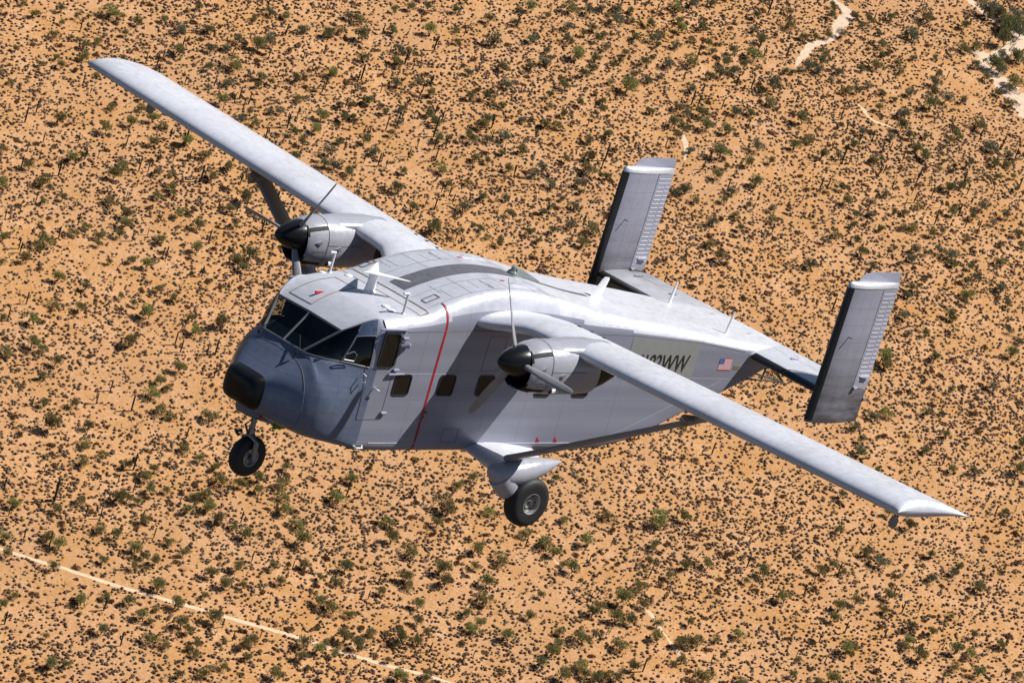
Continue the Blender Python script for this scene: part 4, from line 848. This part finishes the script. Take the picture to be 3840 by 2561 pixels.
SAG = [
(0,1900,.4216,"220,250,100 455,290,130 55,985,130 1085,1180,120 1275,80,110 1380,230,100 2155,90,110 2250,440,100 1990,1030,90 2080,1145,100 770,50,110 900,60,100 575,705,40 495,830,40 90,385,40 1630,1480,80 1715,1525,80 405,1510,50 1370,1055,30"),
(0,1150,.8929,"765,165,56 875,175,50 912,170,70 470,330,50 410,385,50 560,405,70 140,395,45 265,368,24 183,465,35 570,650,75 500,720,44 240,770,100 565,755,50 190,675,40 365,855,60 425,870,50 788,530,50 760,810,36 40,860,40 190,840,36 605,870,50 905,275,50 40,25,50"),
(1700,1900,.7441,"690,262,44 370,180,60 340,180,30 1012,290,50 990,340,50 695,455,48 105,740,44 48,775,50 145,510,36 235,520,28 148,170,40 1135,20,50"),
(900,1750,.9054,"407,115,60 445,105,50 265,130,30 713,108,48 12,210,55 222,405,38 580,465,44 535,530,40 94,512,36 355,425,30 675,320,30 865,28,30 655,150,30 970,770,40 920,800,44 88,690,40 495,845,40 812,790,30 665,250,20 180,40,40 528,400,24"),
(2600,2100,.2977,"1060,370,110 1525,265,90 1415,370,140 1070,120,70 760,245,60 910,30,90 1610,960,150 710,1085,120 1305,1190,110 845,1310,70 490,1495,110 1670,1250,110 1280,660,50 1310,690,50 1190,745,50 1475,785,50 1660,1065,60 500,75,50"),
(3200,1900,.7373,"98,107,55 165,643,60 340,512,52 605,540,32 540,562,34 560,575,30 462,600,44 775,692,60 747,400,36 353,385,36 335,335,34 395,240,60 213,425,60 235,435,40 188,395,36 755,80,46 730,15,50 440,708,34 310,800,34 755,845,40 20,180,36 250,590,36 305,700,34"),
(0,350,1.004,"225,280,60 85,255,50 757,300,66 710,235,40 595,240,36 650,240,30 525,265,50 557,275,40 625,595,50 785,535,50 758,665,44 35,820,66 75,560,44 985,490,56 925,410,40 100,80,60 140,50,50 150,230,40 165,165,40 20,50,30 60,210,24 370,225,26 475,180,40 515,335,30 475,380,30 135,400,36 70,385,24 640,150,40 700,160,60 820,410,30 890,425,40 400,360,24"),
(500,0,.5104,"185,440,90 225,400,80 735,385,60 870,385,60 605,600,70 630,620,60 750,720,70 860,725,90 815,770,70 1005,390,70 1130,220,90 1320,490,60 1360,500,50 1410,360,70 1255,410,60 1070,540,60 1120,540,50 820,580,60 1145,890,110 1215,820,80 1420,610,90 1660,560,90 1690,530,120 1840,220,70 1890,370,60 2010,420,110 2060,480,70 2120,430,50 2225,320,110 2195,590,80 1825,650,70 2110,690,60 2225,810,90 2240,900,100 1700,960,60 1740,1010,60 2095,1050,60 2220,1060,90 2230,1140,90 1635,1180,50 1700,1170,60 1865,1200,60 2025,1140,70 1655,1400,60 1310,1000,50 510,1280,100 300,1170,60 420,1160,80 195,1150,60 120,1220,70 400,1000,80 630,1500,50 660,800,60 385,590,60"),
(1300,400,.7441,"450,110,90 505,185,60 445,190,50 320,230,50 90,265,30 45,265,36 210,290,36 205,90,60 115,130,50 850,325,60 820,465,36 740,75,70 730,135,40 370,185,30 850,310,30 960,130,50 1315,230,90 1290,290,60 1200,575,60 1180,560,40 1220,80,40 400,485,36 735,295,30 60,415,40 285,40,40"),
(3000,500,.7814,"220,90,80 210,120,60 160,60,50 240,130,40 105,240,60 140,240,60 15,310,40 350,20,50 400,70,50 385,180,60 500,110,50 580,190,60 555,310,50 510,330,40 640,280,50 680,340,40 740,160,40 795,210,60 810,270,50 830,320,40 770,370,60 590,410,40 655,410,60 800,430,50 820,400,40 710,290,40 540,280,30 450,240,40 355,380,40 290,30,50 440,60,40 870,10,50 1040,100,60 980,40,60 1060,240,60 1035,400,40 920,580,36 300,540,40 240,520,50 540,640,40 165,820,70 925,700,40 855,720,40 930,280,40"),
(2400,0,1.115,"195,185,40 180,330,50 200,340,40 280,350,36 85,420,30 440,20,50 500,170,50 405,150,36 330,270,40 380,280,40 215,300,30 60,30,30 300,620,40 400,660,30 90,480,30 150,260,30 225,250,30")]
def parse(T, lo):
    out = []
    for x0, y0, k, s in T:
        for q in s.split():
            a, b, w = map(float, q.split(',')); u, v, w = x0+a*k, y0+b*k, w*k
            if all((u-p[0])**2+(v-p[1])**2 > lo*lo for p in out): out.append((u, v, w))
    return out
trees = parse(TREES, 17); sags = parse(SAG, 10)

def leafmat(name, a, b_, c_, thin=0.0):
    m, t, b = newmat(name); co = N(t, "ShaderNodeTexCoord").outputs["Object"]; oi = N(t, "ShaderNodeObjectInfo").outputs["Random"]
    geo = N(t, "ShaderNodeNewGeometry").outputs["Random Per Island"]
    c = ramp(t, geo, [(0, a), (.5, b_), (1, c_)])
    hs = N(t, "ShaderNodeHueSaturation"); t.links.new(c, hs.inputs["Color"])
    t.links.new(math_(t, 'MULTIPLY_ADD', oi, .05, .475), hs.inputs["Hue"]); t.links.new(math_(t, 'MULTIPLY_ADD', oi, .5, .75), hs.inputs["Value"])
    t.links.new(hs.outputs[0], b.inputs["Base Color"]); b.inputs["Roughness"].default_value = .75; b.inputs["Specular IOR Level"].default_value = .2
    if thin:
        tl = N(t, "ShaderNodeBsdfTranslucent"); t.links.new(hs.outputs[0], tl.inputs[0]); mx = N(t, "ShaderNodeMixShader"); mx.inputs[0].default_value = thin
        t.links.new(b.outputs[0], mx.inputs[1]); t.links.new(tl.outputs[0], mx.inputs[2]); t.links.new(mx.outputs[0], t.nodes["Material Output"].inputs[0])
    return m
LEAF = [leafmat("paloverde_leaf", (.17, .16, .055), (.27, .245, .09), (.40, .35, .15), .4), leafmat("mesquite_leaf", (.12, .13, .05), (.20, .20, .08), (.30, .285, .13), .4), leafmat("ironwood_leaf", (.10, .115, .07), (.165, .175, .11), (.25, .25, .165), .4)]
BRK = simple("bark", (.09, .065, .045), .9); SAGM = simple("saguaro_skin", (.055, .055, .035), .8, var=.2, nscale=2)
BROWN = leafmat("dry_brown_twigs", (.10, .052, .024), (.17, .09, .042), (.25, .145, .065), .3); BURS = leafmat("grey_bursage_twigs", (.095, .050, .034), (.145, .085, .055), (.20, .125, .08))
CHO = leafmat("pale_cholla_spines", (.18, .16, .06), (.32, .28, .12), (.42, .37, .18)); CHOD = simple("dark_cholla_stem", (.05, .04, .03), .9)

def leaf_blob(mb, blobs, n, size, r):
    for _ in range(n):
        cx, cy, cz, rx, rz_ = blobs[r.randrange(len(blobs))]
        th = r.uniform(0, 2*math.pi); ph = math.asin(r.uniform(-.55, 1)); q = r.random()**.33
        p = ARR([cx+rx*q*math.cos(ph)*math.cos(th), cy+rx*q*math.cos(ph)*math.sin(th), max(.05, cz+rz_*q*math.sin(ph))])
        out = p-ARR([cx, cy, cz*.5]); out /= (np.linalg.norm(out)+1e-6)
        d = out+ARR([r.uniform(-.8, .8) for _ in range(3)]); d /= np.linalg.norm(d); e = np.cross(d, [r.uniform(-1, 1) for _ in range(3)]); e /= (np.linalg.norm(e)+1e-6)
        s = size*r.uniform(.5, 1.25); mb.add([p-e*s*.32, p+e*s*.32, p+d*s*1.25], [(0, 1, 2)])
def tree_meshes(k):
    r = random.Random(100+k); bl = []; nb = r.randint(5, 9)
    for i in range(nb):
        a = r.uniform(0, 6.28); d = r.uniform(.08, .34); bl.append((d*math.cos(a), d*math.sin(a), r.uniform(.22, .52), r.uniform(.17, .29), r.uniform(.15, .26)))
    cb = MB(); leaf_blob(cb, bl, 820, .075, r)
    crown = cb.build("crown", LEAF[k % 3], None, False, recalc=False, link=False).data
    tb = MB(); tb.tube([(0, 0, -.02), (.01, 0, .12), (.02, .01, .2)], [.03, .024, .018], 5)
    for b in bl[:5]: tb.tube([(0, 0, .10), (b[0]*.5, b[1]*.5, b[2]*.6), (b[0], b[1], b[2])], [.018, .011, .005], 4)
    trunk = tb.build("trunk", BRK, None, True, link=False).data
    return crown, trunk
TM = [tree_meshes(k) for k in range(9)]
def sag_mesh(k):
    r = random.Random(300+k); mb = MB(); rad = .046
    mb.tube([(0, 0, -.01), (0, 0, .3), (.004, 0, .65), (0, .003, .95), (0, 0, 1.0)], [rad*.85, rad, rad*1.05, rad*.9, rad*.3], 7)
    for i in range([0, 0, 1, 2, 3, 5][k % 6]):
        a = r.uniform(0, 6.28); z = r.uniform(.35, .6); c, s = math.cos(a), math.sin(a); d = r.uniform(.10, .16); h = r.uniform(.15, .38)
        mb.tube([(0, 0, z), (c*d*.8, s*d*.8, z+.01), (c*d, s*d, z+.07), (c*d*1.02, s*d*1.02, z+h), (c*d, s*d, z+h+.03)], [rad*.6, rad*.7, rad*.75, rad*.7, rad*.3], 6)
    return mb.build("saguaro_cactus", SAGM, None, True, link=False).data
SM = [sag_mesh(k) for k in range(8)]
def brown_mesh(k):
    r = random.Random(500+k); mb = MB(); bl = [(r.uniform(-.25, .25), r.uniform(-.25, .25), r.uniform(.14, .3), r.uniform(.16, .26), r.uniform(.12, .2)) for _ in range(4)]
    leaf_blob(mb, bl, 320, .12, r); return mb.build("dry_brown_shrub", BROWN, None, False, recalc=False, link=False).data
BM = [brown_mesh(k) for k in range(4)]
def burs_mesh(k):
    r = random.Random(700+k); mb = MB(); n = 7
    for (cx, cy, sc_) in [(0, 0, .5)]+[(r.uniform(-.3, .3), r.uniform(-.3, .3), r.uniform(.18, .34)) for _ in range(k % 3)]:
        a0 = r.uniform(0, 6.28); R0 = [(cx+sc_*r.uniform(.75, 1.1)*math.cos(a0+2*math.pi*i/n), cy+sc_*r.uniform(.75, 1.1)*math.sin(a0+2*math.pi*i/n), -.02) for i in range(n)]
        R1 = [(cx+(p[0]-cx)*r.uniform(.7, .95), cy+(p[1]-cy)*r.uniform(.7, .95), sc_*r.uniform(.45, .85)) for p in R0]
        mb.grid([R0, R1], True); b = len(mb.v)-n; mb.v.append((cx+r.uniform(-.1, .1)*sc_, cy, sc_*r.uniform(.95, 1.2))); mb.f += [(b+i, b+(i+1) % n, len(mb.v)-1) for i in range(n)]; mb.m += [0]*n
    return mb.build("bursage_mound", BURS, None, False, link=False).data
UM = [burs_mesh(k) for k in range(6)]
def cho_mesh(k):
    r = random.Random(900+k); mb = MB(); mb.tube([(0, 0, -.02), (.02, 0, .3), (0, .03, .55)], [.06, .05, .04], 5, 1)
    for i in range(9):
        a = r.uniform(0, 6.28); d = r.uniform(.15, .42); z = r.uniform(.3, .6); p = ARR([d*math.cos(a), d*math.sin(a), z+r.uniform(.1, .35)])
        mb.tube([(0, 0, z), p*ARR([.6, .6, 1])*ARR([1, 1, .85]), p], [.045, .05, .03], 4, 1 if i % 3 == 0 else 0)
        mb.tube([p*.96, p*ARR([1.15, 1.15, 1])+ARR([0, 0, .14])], [.05, .03], 4)
    return mb.build("cholla_cactus", [CHO, CHOD], None, True, link=False).data
CM = [cho_mesh(k) for k in range(4)]

# things one can point at in the picture, for the plants' labels
LM = [("nose wheel", 930, 1710), ("black nose radome", 920, 1440), ("upper left wing tip", 400, 240), ("lower right wing tip", 3500, 1930), ("main wheel", 1975, 1880), ("right tail fin", 3200, 1320), ("far tail fin", 2370, 830), ("left engine spinner", 1090, 880), ("upper wing's strut", 1050, 740), ("top left corner", 0, 0), ("top right corner", 3840, 0), ("bottom left corner", 0, 2561), ("bottom right corner", 3840, 2561),
      ("left edge's middle", 0, 1300), ("right edge's middle", 3840, 1300), ("top edge's middle", 1920, 0), ("bottom edge's middle", 1920, 2561), ("dirt track's left end", 0, 2057), ("dirt track's right end", 1480, 2500), ("pale sandy wash", 3720, 300), ("narrow upper wash", 3130, 110), ("rope-netted tail truss", 2860, 1400), ("middle of upper wing", 800, 420), ("middle of lower wing", 2900, 1700), ("wing root above cockpit", 1700, 900)]
DIRS = ["right of", "below right of", "below", "below left of", "left of", "above left of", "above", "above right of"]
ORD = ["nearest", "second nearest", "third nearest", "fourth nearest", "fifth nearest", "sixth nearest", "seventh nearest", "eighth nearest", "ninth nearest", "tenth nearest", "eleventh nearest", "twelfth nearest"]+[f"{n}th nearest" for n in range(13, 60)]
def labeller(items, what):
    """items: list of (u, v, descr) -> labels naming look, side and nearest landmark, in order of nearness"""
    cell = {}
    for i, (u, v, d) in enumerate(items):
        j = min(range(len(LM)), key=lambda q: (u-LM[q][1])**2+(v-LM[q][2])**2); a = math.degrees(math.atan2(v-LM[j][2], u-LM[j][1]))
        cell.setdefault((j, int(((a+22.5) % 360)//45)), []).append((math.hypot(u-LM[j][1], v-LM[j][2]), i))
    out = [None]*len(items)
    for (j, k), L in cell.items():
        for n, (_, i) in enumerate(sorted(L)): out[i] = f"{items[i][2]} {what}, {ORD[n]} {DIRS[k]} the {LM[j][0]}"
    return out
def gbase(u, v, h):
    p = gpt(u, v, h); return p[0], p[1]
def put(name, me, x, y, sx, sz, rot, parent=None):
    o = bpy.data.objects.new(name, me); COL.objects.link(o); o.location = (x, y, 0); o.rotation_euler = (0, 0, rot); o.scale = (sx, sx, sz)
    if parent: o.parent = parent
    return o
def merge(name, plants, mats, label, cat):
    """plants: (mesh, x, y, sx, sz, rot) baked into ONE object"""
    by = {}
    for p in plants: by.setdefault(p[0].name, []).append(p)
    V, L, S, MI, off = [], [], [], [], 0
    for nm, ps in by.items():
        me = ps[0][0]; nv = len(me.vertices); co = np.empty(nv*3, np.float32); me.vertices.foreach_get("co", co); co = co.reshape(-1, 3)
        li = np.empty(len(me.loops), np.int32); me.loops.foreach_get("vertex_index", li); sz_ = np.empty(len(me.polygons), np.int32); me.polygons.foreach_get("loop_total", sz_)
        mi = np.empty(len(me.polygons), np.int32); me.polygons.foreach_get("material_index", mi); gm = np.array([mats.index(m) for m in me.materials])[mi]
        A = np.array([[p[1], p[2], p[3], p[4], p[5]] for p in ps]); c, s = np.cos(A[:, 4])[:, None], np.sin(A[:, 4])[:, None]
        X = (co[None, :, 0]*c-co[None, :, 1]*s)*A[:, 2:3]+A[:, 0:1]; Y = (co[None, :, 0]*s+co[None, :, 1]*c)*A[:, 2:3]+A[:, 1:2]; Zz = co[None, :, 2]*A[:, 3:4]
        V.append(np.stack([X, Y, Zz], -1).reshape(-1, 3)); n = len(ps)
        L.append((li[None, :]+(np.arange(n)*nv)[:, None]+off).ravel()); S.append(np.tile(sz_, n)); MI.append(np.tile(gm, n)); off += n*nv
    V = np.concatenate(V).astype(np.float32); L = np.concatenate(L).astype(np.int32); S = np.concatenate(S).astype(np.int32); MI = np.concatenate(MI).astype(np.int32)
    me = bpy.data.meshes.new(name); me.vertices.add(len(V)); me.vertices.foreach_set("co", V.ravel()); me.loops.add(len(L)); me.loops.foreach_set("vertex_index", L)
    me.polygons.add(len(S)); me.polygons.foreach_set("loop_start", np.concatenate([[0], np.cumsum(S)[:-1]]).astype(np.int32)); me.polygons.foreach_set("loop_total", S); me.polygons.foreach_set("material_index", MI)
    for m in mats: me.materials.append(m)
    me.update(calc_edges=True); o = bpy.data.objects.new(name, me); COL.objects.link(o); tag(o, label, cat, None, "stuff"); return o
def inview(u, v, m=0): return -m < u < W_PX+m and -m < v < H_PX+m
# silhouette of the aircraft in the picture: plants behind it are not counted as individuals
PLANE = [[(325, 235), (600, 240), (1330, 780), (1000, 930), (880, 1300)], ]
def poly_in(u, v, P):
    c = False
    for i in range(len(P)):
        (x1, y1), (x2, y2) = P[i-1], P[i]
        if (y1 > v) != (y2 > v) and u < (x2-x1)*(v-y1)/(y2-y1)+x1: c = not c
    return c
SIL = [[(325, 225), (450, 215), (800, 380), (1700, 940), (1500, 1100), (1380, 960), (900, 640)], [(1030, 880), (1180, 810), (1700, 940), (2000, 1040), (2250, 1060), (2700, 1180), (3080, 1370), (3050, 1480), (2850, 1390), (2690, 1490), (2400, 1640), (2200, 1700), (2050, 1830), (1900, 1850), (1750, 1700), (1300, 1690), (1000, 1570), (850, 1450), (960, 1150), (1080, 1040)], [(1900, 1400), (2200, 1290), (2700, 1560), (3625, 1935), (3380, 1930), (2600, 1570)], [(3015, 1585), (3205, 1580), (3390, 1030), (3190, 1050)], [(2205, 1060), (2410, 1020), (2540, 610), (2345, 610)], [(860, 1650), (1000, 1650), (1000, 1790), (860, 1790)]]
def hidden(u, v): return any(poly_in(u, v, P) for P in SIL)

r = random.Random(21)
# --- paloverde / mesquite trees
LOOK = [["olive green", "round olive green", "bushy olive green"], ["dark green", "dense dark green", "low dark green"], ["grey green", "round grey green", "loose grey green"]]
T = []
for (u, v, w) in trees:
    d = proj(gpt(u, v))[2]; wm = w*d/F_PX*1.40; wm = max(2.2, wm); h = wm*r.uniform(.95, 1.15)
    x, y = gbase(u, v, h*.38); far = (u/W_PX)*.6+(1-v/H_PX)*.6
    k = r.choice([0, 3, 6, 0, 3, 1]) if far < .62 else r.choice([0, 3, 1, 4, 2, 5, 1])
    T.append([u, v, w, x, y, wm, h, k])
T.sort(key=lambda a: -a[2])
top = T[:300]; labs = labeller([(a[0], a[1], ("large " if a[2] > 52 else "medium " if a[2] > 40 else "small ")+LOOK[a[7] % 3][a[7]//3]) for a in top], "desert tree")
for a, lb in zip(top, labs):
    e = bpy.data.objects.new("desert_tree", None); COL.objects.link(e); e.location = (a[3], a[4], 0); e.rotation_euler = (0, 0, r.uniform(0, 6.28)); e.scale = (a[5], a[5], a[6])
    for nm, me in (("crown", TM[a[7]][0]), ("trunk", TM[a[7]][1])):
        o = bpy.data.objects.new(nm, me); COL.objects.link(o); o.parent = e
    tag(e, lb, "tree", "desert trees scattered over the sand")
rest = [(TM[a[7]][j], a[3], a[4], a[5], a[6], r.uniform(0, 6.28)) for a in T[300:] for j in (0, 1)]
for _ in range(900):          # trees around the frame and behind the aircraft
    u, v = r.uniform(-1500, W_PX+1500), r.uniform(-1200, H_PX+900)
    if inview(u, v) and not hidden(u, v): continue
    if inview(u, v) and r.random() < .4: continue
    x, y = gbase(u, v, 1.5); w = r.uniform(2.6, 5.2)
    if clear((x, y)): k = r.randrange(9); q = r.uniform(0, 6.28); rest += [(TM[k][j], x, y, w, w*r.uniform(.9, 1.1), q) for j in (0, 1)]
merge("distant_trees", rest, LEAF+[BRK], "smaller green trees dotted thinly over the far sand", "trees")
# --- saguaros
S_ = []
for (u, v, hpx) in sags:
    d = proj(gpt(u, v))[2]; h = max(1.6, hpx*d/F_PX/.848); x, y = gbase(u, v, h/2); S_.append((u, v, h, x, y))
while len(S_) < 420:
    u, v = r.uniform(0, W_PX), r.uniform(0, H_PX)**1.0
    if v > 900 and r.random() < .75: continue
    if hidden(u, v): continue
    h = r.uniform(2.2, 5.2); x, y = gbase(u, v, h/2)
    if clear((x, y)): S_.append((u, v, h, x, y))
S_.sort(key=lambda a: -a[2]); ks = [r.choice([0, 1, 2, 2, 3, 4, 5, 6, 7]) if a[2] > 3.6 else r.choice([0, 1, 0, 2]) for a in S_]
nm_ = ["plain single-column", "plain single-column", "one-armed", "two-armed", "three-armed", "many-armed", "plain single-column", "plain single-column"]
labs = labeller([(a[0], a[1], ("tall " if a[2] > 4.2 else "mid-height " if a[2] > 3 else "short ")+nm_[k]) for a, k in zip(S_[:300], ks)], "saguaro cactus")
for a, k, lb in zip(S_[:300], ks, labs): tag(put("saguaro_cactus", SM[k], a[3], a[4], a[2]*1.05, a[2], r.uniform(0, 6.28)), lb, "cactus", "saguaro cacti standing on the sand")
merge("distant_saguaros", [(SM[k], a[3], a[4], a[2], a[2], r.uniform(0, 6.28)) for a, k in zip(S_[300:], ks[300:])], [SAGM], "short saguaro cacti too many to count across the far sand", "cacti")
# --- brown shrubs, chollas, bursage over the whole visible floor and a margin round it
def scatter(n, seed, dens, mu=260, mv=220):
    rr = np.random.default_rng(seed); cor = np.array([gpt(u, v)[:2] for u, v in ((-mu, -mv), (W_PX+mu, -mv), (W_PX+mu, H_PX+mv), (-mu, H_PX+mv))]); lo, hi = cor.min(0), cor.max(0)
    out = []; tot = 0
    while tot < n:
        P = rr.uniform(lo, hi, (n*2, 2)); u, v, d = proj(np.column_stack([P, np.zeros(len(P))]))
        k = (u > -mu) & (u < W_PX+mu) & (v > -mv) & (v < H_PX+mv)
        f = np.zeros(len(P))
        for q, (fx, fy, ph) in enumerate(((.05, .021, 1), (.017, .043, 2.2), (.093, -.06, .4), (.15, .11, 4), (-.031, .07, 5))): f += np.sin(P[:, 0]*fx+P[:, 1]*fy+ph+seed)
        k &= rr.random(len(P)) < np.clip(.62+dens*f/3, .06, 1); out.append(np.column_stack([P, u, v, d])[k]); tot += k.sum()
    return np.concatenate(out)[:n]
KEEP = np.array([(x, y, w) for x, y, w in PATHS])
def off_paths(P):
    ok = np.ones(len(P), bool)
    for x, y, w in KEEP: ok &= (P[:, 0]-x)**2+(P[:, 1]-y)**2 > (w*.85)**2
    return P[ok]
def plant(name, P, meshes, mats, size, zr, descr, what, cat, group, stuff_name, stuff_label, nind=300):
    P = P[np.argsort(P[:, 4])]; vis = [i for i in range(len(P)) if 4 < P[i, 2] < W_PX-4 and 4 < P[i, 3] < H_PX-4 and not hidden(P[i, 2], P[i, 3])]
    sz = {i: r.uniform(*size) for i in range(len(P))}
    pick = sorted(vis, key=lambda i: -sz[i]/P[i, 4])[:nind]; ps = set(pick)
    ds = [r.randrange(len(descr)) for _ in pick]
    labs = labeller([(P[i, 2], P[i, 3], descr[d]) for i, d in zip(pick, ds)], what)
    for i, lb in zip(pick, labs):
        k = r.randrange(len(meshes)); tag(put(name, meshes[k], P[i, 0], P[i, 1], sz[i], sz[i]*r.uniform(*zr), r.uniform(0, 6.28)), lb, cat, group)
    R = [(meshes[r.randrange(len(meshes))], P[i, 0], P[i, 1], sz[i], sz[i]*r.uniform(*zr), r.uniform(0, 6.28)) for i in range(len(P)) if i not in ps]
    merge(stuff_name, R, mats, stuff_label, cat)
plant("dry_brown_shrub", off_paths(scatter(2000, 3, .5)), BM, [BROWN], (1.4, 3.2), (.45, .7), ["dry brown"], "shrub", "shrub", "dry brown shrubs on the sand", "distant_brown_shrubs", "dry brown shrubs scattered too thickly to count")
plant("cholla_cactus", off_paths(scatter(2600, 5, .5)), CM, [CHO, CHOD], (1.0, 1.9), (.8, 1.1), ["pale spiny"], "cholla", "cactus", "pale cholla cacti on the sand", "distant_chollas", "pale spiny chollas scattered too thickly to count")
plant("bursage_mound", off_paths(scatter(82000, 9, .27)), UM, [BURS], (.5, 1.25), (.8, 1.2), ["small dark grey"], "bursage mound", "shrub", "dark bursage mounds on the sand", "bursage_ground_cover", "countless small dark bursage mounds covering the sand")
for o in list(bpy.data.objects):
    if o.type == 'MESH' and not o.users_collection: bpy.data.objects.remove(o)
